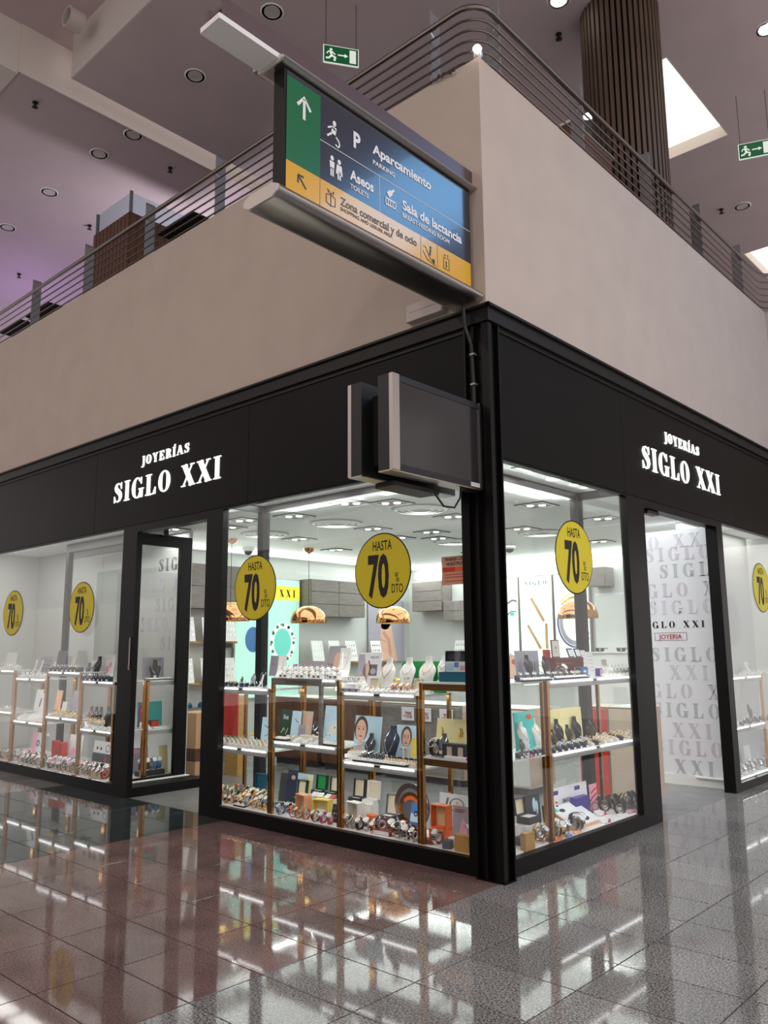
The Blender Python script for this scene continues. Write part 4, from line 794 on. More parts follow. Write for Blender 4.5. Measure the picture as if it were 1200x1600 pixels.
put(board, 'L', 497, ZB, .15, 'small white price card with a red offer before the yellow box', None, w=.10, h=.10, col='print_white', lean=20, art=[('ink_red', sh((-.4, .15), (.4, .15), (.4, .5), (-.4, .5)))])
put(board, 'L', 522, ZB, .20, 'dark card of small silver charms by the copper post', None, w=.10, h=.15, col='navy', lean=15, art=[('silver', many(*[ov(-.3+.2*i, .25+.25*j, .05, .06) for i in range(4) for j in range(3)]))])
for q, s_, c_, d_, nm in ((439, 'blue', 'silver', 'pale_blue', 'blue strap watch'), (458, 'red', 'rose_gold', 'red', 'red strap watch'), (467, 'lips', 'gold', 'white', 'rose strap watch'), (478, 'orange', 'gold', 'orange', 'orange strap watch'), (493, 'charcoal', 'silver', 'white', 'white dial watch on grey strap'), (505, 'magenta', 'silver', 'white', 'dark pink strap watch'), (516, 'lips', 'silver', 'white', 'silver watch on dark rose strap')):
    put(watch, 'L', q, ZB, .12, nm+' in the front row under the title strip unit', None, RN(-25, 25), strap=s_, case=c_, dial=d_, s=1.25)
for i in range(9): put(watch, 'L', (434, 438, 447, 453, 459, 436, 443, 455, 451)[i], ZB+(.0, .0, .0, .0, 0, .0, .0, 0, 0)[i], .19+.02*(i % 5), 'steel watch in the cluster beside the black rounded board', 'steel watches beside the black rounded board', RN(-40, 40), strap='silver', dial=random.choice(['white', 'black', 'green']), s=1.15)
for q in (492, 501, 512, 520): put(tagcard, 'L', q, ZB+.17, .31, 'price card lying before the pair of green boxes', 'price cards before the green boxes', RN(-30, 30), col=random.choice(['white', 'lips']), w=.055, h=.05)
# ------------------------------------------------ unit A base: crowd of watches
put(box_open, 'L', 400, ZB+.06, .38, 'petrol blue open box behind the crowd of watches', None, w=.15, d=.08, hb=.05, hl=.15, col='petrol', inner='petrol', lean=4); put(block, 'L', 402, ZB, .38, 'grey plinth under the petrol blue box', None, w=.18, d=.1, h=.06, col='grey_edge')
put(tray, 'L', 375, ZB, .12, 'flat black tray of white cards before the crowd of watches', None, w=.16, d=.05, n=5)
COLS = [('silver', 'silver'), ('gold', 'gold'), ('silver', 'gold'), ('rose_gold', 'rose_gold'), ('gold', 'silver'), ('steel_dark', 'silver')]
for j in range(5):
    for i in range(9):
        x = 347+i*8.6+(4-j)*1.5+RN(-1, 1)
        if x > 420 or (j == 4 and i < 3): continue
        c_ = random.choice(COLS); lift = .028*j
        if lift and not any(abs(x-q) < 0 for q in ()): pass
        put(watch, 'L', x, ZB, .15+.06*j, 'steel or gold watch in the crowd at the bottom by the entrance post', 'steel and gold watches at the bottom by the entrance post', RN(-30, 30), strap=c_[0], case=c_[1], dial=random.choice(['white', 'cream', 'black', 'green', 'blue', 'gold']), s=1.05+.16*j)
put(watch, 'L', 337, ZB, .2, 'gold watch against the entrance side copper post', None, 10, strap='gold', case='gold', dial='gold', s=1.4)
# ------------------------------------------------ unit C, top
tb = put(board, 'L', 574, A1, .43, 'large white shop advert with a woman and a grey picture, behind the pearl steps', None, w=.28, h=.33, col='poster_white', art=[('lilac_grey', sh((-.5, 0), (.0, 0), (-.25, .95), (-.5, .95))), ('skin', ov(-.12, .5, .16, .22)), ('hair', st([(-.05, .78), (.05, .6), (.0, .4)], .012)), ('ink_grey', sh((.0, .38), (.34, .38), (.34, .68), (.0, .68))), ('lilac_grey', ov(.17, .5, .12, .08, -.002))], words=[('SIGLO XXI', .2, .85, .017, 'ink', .9)])
put(block, 'L', 545, A1, .20, 'long white step holding pearl stands, next to the large shop advert', None, w=.26, d=.09, h=.065); put(block, 'L', 549, A1, .115, 'low grey front step before the pearl stands', None, w=.24, d=.04, h=.03, col='lilac_grey', windows=3)
for i in range(6): put(tstand, 'L', 528+i*7.5, A1+.0654, .20, 'white T stand in the row on the long white step', 'white T stands on the long white step', RN(-20, 20), h=.05)
put(pyramid, 'L', 566, A1, .33, 'white house shaped stand before the woman of the shop advert', None, s=.05, h=.12)
put(board, 'L', 660, A1, .45, 'low bright green advert board behind the white busts', None, w=.50, h=.255, col='bright_green', art=[('white', many(rg(-.33, .75, .02, .08, .6), rg(.1, .75, .03, .08, .6)))])
put(bust, 'L', 607, A1, .27, 'white necklace bust nearest the large shop advert, leaning', None, 22, h=.28, col='white', chain='rose_gold', drop=.35)
put(bust, 'L', 638, A1, .36, 'white necklace bust in the middle of the white busts', None, 22, h=.285, col='white', chain='silver', drop=.3)
put(bust, 'L', 669, A1, .40, 'white necklace bust with a rose chain over the corner copper posts', None, 22, h=.295, col='white', chain='rose_gold', drop=.26)
put(bust, 'L', 694, B1, .36, 'white necklace bust half hidden by the petrol blue card box', None, 22, h=.20, col='white', chain='silver', drop=.3)
put(box_open, 'L', 580, A1, .17, 'beige open ring box at the front beside the white busts', None, 15, w=.085, d=.07, hb=.03, hl=.09, col='off_white', inner='cream', lean=15); put(box_open, 'L', 646, A1, .23, 'beige open ring box before the middle white bust', None, -5, w=.085, d=.07, hb=.03, hl=.09, col='off_white', inner='cream', lean=12)
put(board, 'L', 604, A1, .15, 'slim blank white card before the nearest white bust', None, 10, w=.05, h=.10, col='white', lean=15)
put(tstand, 'L', 636, A1, .21, 'tall white forked stand before the middle white bust', None, h=.13)
for q in (617, 622, 630, 641): put(watch, 'L', q, A1, .16, 'rose gold watch before the white busts', 'rose gold watches before the white busts', RN(-30, 30), strap='rose_gold', case='rose_gold', dial='white', s=1.05)
for j in range(2):
    for i in range(11): put(ring, 'L', 563+i*8.4+2*j, A1, .115+.05*j, 'white ring block in the front rows below the white busts', 'white ring blocks below the white busts', RN(-5, 5), col='white', band=random.choice(['silver', 'gold']), s=1.1)
# unit C, middle
put(board, 'L', 571, A2, .44, 'advert board with a large woman face on pale green, next to the dark grey bust', None, w=.32, h=.34, col='pale_blue', art=face(-.25, .62, .25)+[('gold', many(ov(-.22, .35, .03, .04), ov(-.12, .33, .02, .02)))])
put(bust, 'L', 579, A2, .36, 'dark grey bust before the large woman face board', None, 25, h=.20, col='charcoal', drop=.38)
put(bust, 'L', 613, A2, .30, 'tall navy bust with a long chain and two tags', None, 22, h=.285, col='navy', drop=.55)
put(board, 'L', 633, A2, .43, 'advert board with a woman face and a yellow square, by the corner copper posts', None, w=.24, h=.285, col='pale_blue', art=face(-.02, .62, .24)+[('sun_yellow', sh((.22, .1), (.49, .1), (.49, .65), (.22, .65)))])
put(tstand, 'L', 631, A2, .22, 'white T stand before the woman face with the yellow square', None, h=.13)
put(block, 'L', 628, A2, .24, 'dark low plinth under the T stand', None, w=.30, d=.025, h=.05, col='navy')
for j in range(3):
    for i in range(4): put(ring, 'L', 568+i*9+j*3, A2+(0, .022, .044)[j]*0, .17+.055*j, 'navy ring block in the stepped set beside the navy bust', 'navy ring blocks beside the navy bust', -5, col='navy', s=1.45)
for i in range(6): put(ring, 'L', 603+i*9, A2, .165, 'cream ring block in the row before the T stand', 'cream ring blocks before the T stand', 0, col='cream', band='gold', s=1.35)
put(tray, 'L', 594, A2, .118, 'long black tray of tiny white cards along the front of the middle shelf', None, w=.58, d=.065, n=16, rows=2)
put(block, 'L', 556, A2, .27, 'white shelf plinth left of the navy ring blocks', None, w=.16, d=.12, h=.03, col='white')
for i in range(4): put(ring, 'L', 549+i*6, A2+.0304, .25, 'white ring block on the plinth left of the navy ring blocks', 'white ring blocks on the plinth under the large face', 0, col='white', band='gold', s=1.2)
# unit C, base
put(box_open, 'L', 556, ZB+.16, .40, 'black open box with cream lining, left of the cream pair', None, w=.13, d=.06, hb=.03, hl=.15, col='charcoal', lean=5); put(box_open, 'L', 578, ZB+.16, .40, 'white edged open box with cream lining, right of the cream pair', None, w=.13, d=.06, hb=.03, hl=.15, col='white', lean=5)
put(block, 'L', 566, ZB, .40, 'tall white plinth carrying the cream lined pair', None, w=.30, d=.1, h=.16, col='white'); put(block, 'L', 583, ZB, .29, 'orange box front below the cream lined pair', None, w=.1, d=.06, h=.10, col='orange', name='gift_box', cat='box')
put(deep_box, 'L', 556, ZB, .24, 'white box with beige lining standing on its side behind the watches', None, -8, w=.15, h=.19, col='white', inner='cream')
put(box_open, 'L', 606, ZB+.05, .36, 'dark grey open box with tall cream lining beside the round clock board', None, w=.13, d=.08, hb=.05, hl=.16, col='grey_felt', lean=8); put(block, 'L', 606, ZB, .36, 'dark red plinth under the dark grey box', None, w=.2, d=.1, h=.05, col='dark_red')
t = thing('clock_board', 'round advert board like a big steel watch dial by the corner posts', 'advert board', (along(645, ZB+.15, .43, 'L'), .43, ZB+.02))
part(t, 'dial', 'grey_felt', lambda b: b.lathe([(.185, 0), (.185, .012), (.17, .02), (0, .02)], 32, Matrix.Translation((0, 0, .17)) @ Matrix.Rotation(math.pi/2, 4, 'X'))); part(t, 'bezel', 'silver', lambda b: b.annulus(0, .17, .182, .182, .14, .14, -.024, .006, 32)); part(t, 'ring_print', 'gold', lambda b: b.annulus(0, .15, .13, .13, .1, .1, -.024, .004, 28)); part(t, 'ring_print', 'orange', lambda b: b.annulus(0, .15, .1, .1, .075, .07, -.024, .004, 28, .3, 2.5))
part(t, 'foot', 'black', lambda b: b.box(-.1, .1, -.02, .04, -.02, .012))
put(block, 'L', 640, ZB, .26, 'dark red plinth under the blue watch poster', None, w=.26, d=.12, h=.09, col='dark_red')
put(board, 'L', 648, ZB+.09, .26, 'small blue poster with a printed dark watch', None, w=.11, h=.16, col='blue', lean=12, art=[('pale_blue', sh((-.48, .1), (.48, .1), (.48, .5), (-.48, .5))), ('navy', many(rg(0, .5, .2, .14, .5)))])
put(block, 'L', 591, ZB, .27, 'brown red plinth in the middle of the bottom watches', None, w=.2, d=.06, h=.06, col='brown_red')
put(block, 'L', 600, ZB, .15, 'brown plinth with a white front card lettered in lilac, front of the watches', None, w=.2, d=.09, h=.035, col='brown_red', front='print_white')
i = 0
for q, v, c_, d_, s in ((545, .15, 'silver', 'white', 1.4), (553, .14, 'silver', 'black', 1.4), (562, .13, 'black', 'white', 1.3), (567, .18, 'rose_gold', 'white', 1.4), (573, .15, 'silver', 'white', 1.4), (588, .19, 'black', 'white', 1.3), (597, .20, 'silver', 'black', 1.6), (613, .20, 'silver', 'white', 1.5), (618, .15, 'rose_gold', 'white', 1.4), (625, .13, 'silver', 'black', 1.6), (632, .22, 'rose_gold', 'white', 1.5), (636, .12, 'silver', 'white', 1.5), (643, .17, 'black', 'black', 1.4), (649, .11, 'silver', 'white', 1.4), (629, .17, 'silver', 'white', 1.4), (542, .2, 'gold', 'white', 1.3), (583, .12, 'rose_gold', 'white', 1.2)):
    put(watch, 'L', q, ZB, v, 'watch with a round face in the bottom row next to the corner unit', 'watches at the bottom next to the corner unit', RN(-35, 35), strap=c_, case='silver' if c_ == 'black' else c_, dial=d_, s=s)
for q in (548, 560, 566, 574): put(watch, 'L', q, ZB+.19 if False else ZB+.2304, .36, 'watch or card lying in the cream lined pair of boxes', 'watches in the cream lined pair', RN(-30, 30), strap=random.choice(['gold', 'green', 'silver']), dial=random.choice(['petrol', 'white']), s=.9) if False else None
# ------------------------------------------------ corner unit
put(box_open, 'L', 711, B1, .26, 'petrol blue open card box on the corner unit beside the black post', None, 8, w=.235, d=.10, hb=.075, hl=.165, col='petrol', inner='charcoal', cushion='petrol', lean=3)
t = thing('card_sheet', 'white and pale blue cards standing in the petrol blue box', 'card', (along(711, B1+.08, .25, 'L'), .255, B1+.076), math.radians(8))
part(t, 'card', 'print_white', lambda b: b.box(-.1, .1, .02, .024, 0, .08)); part(t, 'print', 'pale_blue', lambda b: b.box(-.095, -.03, .018, .02, .01, .07)); part(t, 'print', 'blue', lambda b: b.box(-.02, .02, .018, .02, .035, .075)); part(t, 'print', 'pink', lambda b: b.box(.035, .075, .018, .02, .015, .05))
put(block, 'L', 722, B1, .42, 'low yellow topped plinth behind the half hidden white bust', None, w=.12, d=.05, h=.02, col='sun_yellow')
put(bust, 'L', 694, B2, .20, 'grey bust without neck chain tag, before the yellow figures board on the corner unit', None, 25, h=.17, col='grey_felt', drop=.35)
put(board, 'L', 703, B2, .33, 'pale yellow advert board with small figures behind the grey bust', None, w=.30, h=.27, col='pale_yellow', art=[('brown_red', many(*[st([(x, .5), (x+.03, .62), (x-.02, .75)], .008) for x in (-.3, .3, .36)])), ('sun_yellow', many(ov(.33, .55, .1, .12), ov(-.28, .6, .06, .1)))])
t = put(block, 'L', 714, B2, .17, 'dark jewel case with two beige panels on the corner unit', None, 4, w=.22, d=.08, h=.105, col='charcoal', name='jewel_case', cat='case')
for x in (-.04, .06): part(t, 'side_panel', 'beige', lambda b: b.box(x-.022, x+.022, -.044, -.04, .015, .085))
put(block, 'L', 712, B2, .11, 'white slab before the dark jewel case', None, w=.20, d=.04, h=.02, col='white')
t = put(tagcard, 'L', 733, B2, .11, 'white tag with a round pink seal beside the black post', None, w=.045, h=.055); part(t, 'seal', 'magenta', lambda b: b.disc(0, .012, .014, .01, -.024))
for q, v in ((680, .24), (683, .30), (680, .15)): put(watch, 'L', q, B2, v, 'black and steel watch left of the dark jewel case', 'watches left of the dark jewel case', RN(-30, 30), strap='black', dial='black', s=1.5)
put(board, 'L', 706, ZB+.0, .40, 'white advert board with red and grey swirls under the corner unit', None, w=.30, h=.33, col='print_white', art=[('ink_grey', many(rg(.1, .75, .25, .16, .85), st([(-.4, .2), (-.2, .9)], .02), st([(-.3, .1), (-.1, .8)], .01))), ('red', sh((-.45, .35), (-.3, .35), (-.25, .7), (-.35, .75))), ('peach', many(ov(.1, .8, .05, .04), ov(.0, .7, .04, .04)))])
put(deep_box, 'L', 690, ZB+.1005, .27, 'orange box with a green strip standing on its side under the corner unit', None, w=.15, h=.17, col='orange', inner='pale_yellow'); put(block, 'L', 690, ZB, .26, 'red orange box carrying a watch under the corner unit', None, w=.16, d=.12, h=.10, col='orange', name='gift_box', cat='box')
put(watch, 'L', 684, ZB, .15, 'steel watch before the red orange box', None, strap='silver', s=1.5)
put(board, 'L', 723, ZB+.07, .20, 'lilac poster with a pink dress print and red seal by the black post', None, w=.19, h=.225, col='lilac_grey', lean=3, art=[('magenta', ov(.38, .82, .11, .1)), ('pink', many(sh((-.25, .05), (.25, .05), (.15, .5), (-.02, .62), (-.1, .45)))), ('white', ov(.2, .4, .12, .07)), ('ink_red', many(st([(-.4, .88), (.15, .88)], .006), st([(-.4, .82), (.05, .82)], .006)))])
put(block, 'L', 724, ZB, .2, 'low white step under the lilac poster', None, w=.22, d=.09, h=.07, col='white')
put(block, 'L', 700, ZB, .12, 'small dark grey box on the floor of the corner window', None, 20, w=.07, d=.07, h=.06, col='grey_felt', name='gift_box', cat='box')
put(block, 'L', 726, ZB-.01, .105, 'oak block in the corner of the left window', None, w=.15, d=.05, h=.13, col='wood_oak')
put(block, 'L', 672, ZB, .16, 'flat brown plinth behind the corner copper posts', None, 20, w=.16, d=.1, h=.03, col='brown_red')
# ------------------------------------------------ right window, corner part
put(bust, 'R', 826, B1, .34, 'black bust with two tags nearest the black column in the right window', None, 20, h=.20, col='charcoal', drop=.5)
put(bust, 'R', 853, B1, .34, 'black bust with silver chain left of the framed certificate', None, 20, h=.185, col='black', drop=.45)
put(board, 'R', 826, B1, .43, 'lilac grey back board with printed figures behind the black busts', None, w=.36, h=.235, col='lilac_grey', art=[('charcoal', many(*[st([(x, .25), (x, .6)], .012) for x in (.1, .2, .3)]))], lean=3)
t = put(block, 'R', 882, B1, .40, 'large dark red jewel chest carrying a framed certificate', None, w=.50, d=.12, h=.17, col='dark_red', name='jewel_chest', cat='chest'); part(t, 'lid_edge', 'gold', lambda b: b.box(-.25, .25, -.062, -.06, .12, .123))
t = put(board, 'R', 869, B1+.1704, .36, 'framed white certificate standing on the dark red chest', None, w=.135, h=.155, col='brown_red', lean=3, art=[('off_white', sh((-.38, .06), (.44, .06), (.44, .95), (-.38, .95))), ('ink_grey', many(ov(.03, .55, .06, .09, -.002), st([(-.1, .35), (.16, .35)], .003)))], strut=True)
put(board, 'R', 855, B1+.1704, .42, 'red and orange card behind the framed certificate', None, w=.12, h=.07, col='red', lean=3)
for q, c_, lab in ((894, 'navy', 'navy open case with a white card, on the chest nearest the framed certificate'), (905, 'navy', 'navy open case with a white card, on the right end of the chest')): put(board, 'R', q, B1+.1704, .37, lab, None, w=.10, h=.085, col=c_, lean=20, art=[('print_white', sh((-.35, .1), (.4, .1), (.4, .85), (-.35, .85)))])
put(block, 'R', 908, B1, .28, 'blue and pink pictured box on a navy plinth', None, w=.13, d=.07, h=.085, col='petrol', front='blue', name='gift_box', cat='box')
put(pyramid, 'R', 899, B1, .22, 'flat taupe triangle stand before the pictured box', None, s=.045, h=.06, col='beige')
for q, h, lab in ((917, .235, 'tall white card sheet right of the dark red chest'), (927, .22, 'tall white lattice card behind the purple box')): put(board, 'R', q, B1, .36, lab, None, w=.11, h=h, col='white', lean=10, art=[('lilac_grey', many(*[st([(-.3, z), (.3, z)], .003) for z in (.2, .35, .5, .65, .8)]))])
put(board, 'R', 948, B1, .42, 'small cream card sheet near the white steps of the right window', None, w=.10, h=.14, col='off_white', lean=10)
put(block, 'R', 936, B1, .22, 'small purple and pink box at the end of the navy rings', None, w=.05, d=.05, h=.07, col='purple', front='pink', name='gift_box', cat='box')
for j in range(3):
    for i in range(5): put(ring, 'R', 815+i*11-j*2, B1, .14+.065*j, 'navy ring block in the slanted rows before the black busts', 'navy ring blocks before the black busts', 0, col='navy', s=1.35)
    for i in range(6): put(ring, 'R', 868+i*9.5-j*2, B1, .14+.065*j, 'navy ring block in the rows before the dark red chest', 'navy ring blocks before the dark red chest', 0, col='navy', s=1.25)
put(tray, 'R', 838, B1, .105, 'dark tray of white tags along the front beside the black column', None, w=.42, d=.045, n=10, col='navy'); put(tray, 'R', 893, B1, .105, 'dark tray of white tags along the front before the dark red chest', None, w=.52, d=.045, n=12, col='navy')
for i in range(3): put(block, 'R', 952+i*19, B1, .26, 'low white step in the row at the doorway end of the right window', 'white steps at the doorway end of the right window', w=.24, d=.09, h=.045)
for i in range(10): put(ring, 'R', 944+i*5.6, B1+.0454, .25, 'silver ring block on the low white steps of the right window', 'ring blocks on the white steps of the right window', 0, col='white', s=1.1)
for i in range(9): put(tagcard, 'R', 945+i*6.3, B1, .14, 'white earring card before the low white steps of the right window', 'earring cards before the white steps of the right window', 0, w=.05, h=.04)
put(watch, 'R', 877, B1, .22, 'small steel watch before the dark red chest', None, strap='silver', s=1.5)
# right window, middle
put(board, 'R', 823, B2, .44, 'teal poster with an orange spot behind the pair of white busts', None, w=.30, h=.30, col='teal', lean=4, art=[('orange', ov(.25, .85, .14, .08))])
put(bust, 'R', 817, B2, .36, 'white bust nearest the black column on the middle shelf', None, 25, h=.23, col='white', chain='silver', drop=.4)
put(bust, 'R', 837, B2, .42, 'white bust beside the copper post on the middle shelf', None, 25, h=.235, col='white', chain='gold', drop=.3)
put(bust, 'R', 816, B2, .22, 'low grey bust lying before the white busts on the middle shelf', None, 20, h=.12, col='grey_felt', drop=.3)
put(board, 'R', 887, B2, .45, 'wide pale yellow advert board behind the black busts', None, w=.56, h=.29, col='pale_yellow', lean=3, art=[('sun_yellow', st([(-.2, .95), (-.2, .75)], .012))])
for q, v, h, lab in ((873, .35, .215, 'tall black bust with gold and silver chains nearest the copper post'), (901, .37, .215, 'tall black bust in the middle of the pale yellow board'), (925, .38, .20, 'tall black bust at the doorway end of the pale yellow board'), (865, .25, .155, 'short black bust in front, nearest the copper post'), (889, .27, .17, 'short black bust between the two tall ones'), (921, .27, .165, 'short black bust in front of the last tall one')):
    put(bust, 'R', q, B2, v, lab, None, 25, h=h, col='black', chain='silver' if v > .3 else 'gold', drop=.45)
for j in range(4):
    for i in range(15-j):
        x = 866+i*9.6+j*4
        if x < 1000: put(ring, 'R', x, B2, .11+.055*j, 'cream or gold ring block in the long rows before the black busts', 'ring blocks before the black busts', 0, col=('cream', 'white', 'off_white', 'navy')[(i+j) % 4] if i > 5 else ('navy' if j < 2 else 'white'), band='gold' if i > 4 else 'silver', s=1.2)
for i in range(6): put(ring, 'R', 812+i*7, B2, .14, 'black ring block before the white busts on the middle shelf', 'black ring blocks before the white busts', RN(-15, 15), col='charcoal', s=1.2)
for i in range(3): put(tagcard, 'R', 948+i*11, B2, .36, 'gold earring card at the doorway end of the middle shelf', 'gold earring cards at the doorway end', 0, col='cream', w=.06, h=.06)
t = put(tagcard, 'R', 826, B2, .115, 'white offer tag with two pink seals before the white busts', None, w=.09, h=.05); part(t, 'seal', 'magenta', lambda b: (b.disc(-.02, .012, .014, .012, -.028), b.disc(.02, .012, .016, .013, -.028)))
# right window, bottom
put(board, 'R', 893, ZB, .44, 'long white advert board with smart watch words behind the purple box', None, w=.62, h=.28, col='poster_white', lean=3, art=[('purple', many(sh((-.45, .8), (-.3, .8), (-.3, .92), (-.45, .92)), sh((.15, .8), (.3, .8), (.3, .92), (.15, .92))))], words=[('SMART', -.1, .52, .04, 'purple', .8), ('WATCH', -.1, .32, .04, 'purple', .8)])
put(block, 'R', 907, ZB, .34, 'deep purple box with small pictures', None, w=.24, d=.06, h=.19, col='purple', name='gift_box', cat='box'); put(board, 'R', 930, ZB, .40, 'pale pink board with diagonal stripes beside the purple box', None, w=.13, h=.24, col='pink', lean=3, art=[('red', many(*[sh((-.4, z), (.4, z+.15), (.4, z+.22), (-.4, z+.07)) for z in (.25, .45, .65)]))])
for q, lab in ((864, 'slim dark device card nearest the copper post at the bottom'), (876, 'slim dark device card with a pink top beside the white board')):
    put(board, 'R', q, ZB, .34, lab, None, w=.06, h=.20, col='white', lean=10, art=[('black', sh((-.35, .1), (.35, .1), (.35, .8), (-.35, .8))), ('teal', sh((-.2, .35), (.2, .35), (.2, .6), (-.2, .6))), ('lips', sh((-.3, .85), (.3, .85), (.3, .95), (-.3, .95)))])
put(box_open, 'R', 826, ZB+.09, .36, 'black open watch box with cream lid lining beside the black column', None, 0, w=.16, d=.12, hb=.055, hl=.13, col='charcoal', lean=6); put(box_open, 'R', 872, ZB+.0, .24, 'black open watch box with cream lining right of the copper post', None, 0, w=.14, d=.11, hb=.05, hl=.15, col='charcoal', lean=6)
put(block, 'R', 822, ZB, .36, 'white plinth under the watch box beside the black column', None, w=.2, d=.14, h=.09, col='white'); put(block, 'R', 816, ZB, .22, 'low black watch box closed beside the oak block', None, w=.12, d=.09, h=.055, col='charcoal', name='gift_box', cat='box')
put(board, 'R', 836, ZB, .44, 'dark photo board with a white hand print behind the watch box', None, w=.22, h=.28, col='charcoal', lean=4, art=[('pale_blue', many(ov(.1, .7, .12, .2), ov(.28, .6, .08, .2)))])
t = thing('sloped_display', 'large sloped white board on a beige wedge with black strap prints', 'display stand', (-.25, along(908, ZB+.02, .2, 'R'), ZB), math.pi/2)
part(t, 'wedge', 'peach', lambda b: b.loft([[(x, -.11, 0), (x, .13, 0), (x, .13, .15), (x, -.11, .025)] for x in (-.22, .22)])); M_ = Matrix.Translation((0, -.11, .027)) @ Matrix.Rotation(math.atan2(.125, .24)-math.pi/2, 4, 'X')
for k_, (m_, f_) in enumerate((('print_white', lambda b: b.box(-.215, .215, -.003, .0, .0, .268)), ('black', lambda b: (b.annulus(-.02, .1, .11, .05, .09, .035, -.006, .003, 24, .3, 5.4), b.disc(.06, .06, .05, .03, -.006, .003), b.disc(-.1, .2, .04, .02, -.006, .003))), ('teal', lambda b: b.box(-.2, -.15, -.006, -.003, .2, .25)))):
    b = MB(); f_(b); b.v = [tuple(M_ @ Vector(q)) for q in b.v]; link('print', b.mesh('print', m_), t)
for q, v, s in ((930, .36, 1.7), (945, .34, 1.7), (958, .33, 1.7), (969, .16, 1.6), (978, .25, 1.9), (984, .27, 1.8)): put(watch, 'R', q, ZB, v, 'black smart watch standing at the doorway end of the bottom row', 'black smart watches at the doorway end', RN(-30, 30), strap='black', case='black', dial='black' if q < 975 else 'charcoal', s=s)
for q, v, lab in ((938, .29, 'white price card with a pink seal before the purple box'), (944, .12, 'white price card with a pink seal before the sloped board'), (1002, .2, 'white price card with a red edge in the doorway end corner')):
    t = put(tagcard, 'R', q, ZB, v, lab, None, w=.12, h=.07); part(t, 'seal', 'magenta', lambda b: b.disc(.025, .015, .022, .016, -.037)); part(t, 'edge', 'red', lambda b: b.box(-.06, .06, -.038, -.035, 0, .004))
for q, v, c_ in ((843, .2, 'gold'), (846, .14, 'gold'), (871, .14, 'silver'), (875, .12, 'gold'), (866, .2, 'silver'), (880, .11, 'silver'), (898, .17, 'black'), (902, .13, 'black'), (907, .16, 'silver')): put(watch, 'R', q, ZB, v, 'gold or steel watch in the bottom row near the copper post of the right window', 'watches near the copper post of the right window', RN(-30, 30), strap=c_, case='silver', dial='white', s=1.6)
for q, c_ in ((872, 'orange'), (903, 'peach'), (888, 'blue')): put(tagcard, 'R', q, ZB, .085, {'orange': 'orange price card', 'peach': 'peach price card', 'blue': 'blue price card'}[c_]+' at the front of the bottom row of the right window', None, col=c_, w=.10, h=.03)
for i, q in enumerate((972, 985)): put(block, 'R', q, ZB, .13, ('white', 'pink')[i]+' flat price strip before the smart watches', None, w=.14, d=.05, h=.02, col=('white', 'pink')[i])
put(block, 'R', 825, ZB-.01, .105, 'oak block in the corner of the right window', None, w=.13, d=.05, h=.13, col='wood_oak')
# far right window
for j, z in enumerate((A1, A2, ZB)):
    for i in range(12): put((ring, ring, watch)[j], 'R', 1160+i*4.2, z, .13+.07*(i % 3), ('silver ring block', 'dark ring block', 'small watch')[j]+' in the far window right of the doorway', 'goods of the far window, level %d' % (j+1), 0, **({'s': 1.4} if j == 2 else {'col': 'off_white' if j == 0 else 'charcoal', 's': 1.3}))
    put((ramp, bust, board)[j], 'R', 1172, z, .38, ('white necklace ramp', 'dark bust', 'white advert board')[j]+' in the far window right of the doorway', None, **({'h': .15} if j == 0 else {'h': .17, 'col': 'charcoal'} if j == 1 else {'h': .22, 'w': .2}))
# ------------------------------------------------ left entrance window
LW = 'in the entrance window'
put(board, 'L', 68, A1, .40, 'grey slatted board behind a white ramp '+LW, None, w=.30, h=.24, col='lilac_grey', art=[('ink_grey', many(*[st([(-.45, z), (.45, z)], .006) for z in (.2, .4, .6, .8)]))])
for q, h, lab in ((48, .2, 'white lattice necklace ramp'), (57, .2, 'second white lattice necklace ramp'), (77, .18, 'white arched necklace ramp')): put(ramp, 'L', q, A1, .25, lab+' on the second unit '+LW, None, -20, h=h, w=.12)
put(board, 'L', 14, B1, .40, 'white jewellery panel at the far end '+LW, None, w=.3, h=.2, col='white')
put(board, 'L', 93, B1, .42, 'grey advert board by the third unit '+LW, None, w=.22, h=.22, col='grey_felt')
put(ramp, 'L', 108, B1, .25, 'cream necklace ramp on the third unit '+LW, None, -15, h=.14, w=.12, col='cream')
for q, c_, h, lab in ((137, 'navy', .17, 'navy bust behind white tags'), (152, 'charcoal', .24, 'tall charcoal bust'),): put(bust, 'L', q, (B1 if q < 128 else A1), .36, lab+' on the unit beside the glass leaf', None, -15, h=h, col=c_, drop=.4)
put(board, 'L', 166, A1, .40, 'white and pink figure advert board beside the glass leaf', None, w=.22, h=.26, col='white', art=[('pink', many(ov(-.1, .4, .2, .15), ov(.15, .6, .15, .12)))])
put(board, 'L', 142, A1, .38, 'white card with dark tags between the navy and charcoal busts', None, w=.10, h=.2, col='white', art=[('navy', many(ov(-.1, .6, .12, .06), ov(.2, .3, .12, .06)))])
def row(fn, x0, x1, n, z, v, lab, g, **k):
    for i in range(n): put(fn, 'L', x0+(x1-x0)*i/max(1, n-1), z, v+(.06 if i % 2 else 0), lab, g, RN(-12, 12), **k)
row(ring, 3, 28, 8, B1, .14, 'silver ring block on the far unit '+LW, 'ring blocks on the far unit', col='off_white', s=1.5)
row(ring, 34, 72, 12, A1, .13, 'white ring block on the second unit '+LW, 'white ring blocks on the second unit', col='white', s=1.4)
row(ring, 80, 124, 14, B1, .13, 'dark or silver ring block on the third unit '+LW, 'ring blocks on the third unit', col='charcoal', s=1.4)
row(ring, 131, 170, 13, A1, .13, 'navy ring block on the unit beside the glass leaf', 'navy ring blocks beside the glass leaf', col='navy', s=1.4)
row(ring, 3, 24, 7, B2, .14, 'silver ring block on the middle shelf of the far unit '+LW, 'ring blocks on the far middle shelf', col='off_white', s=1.4)
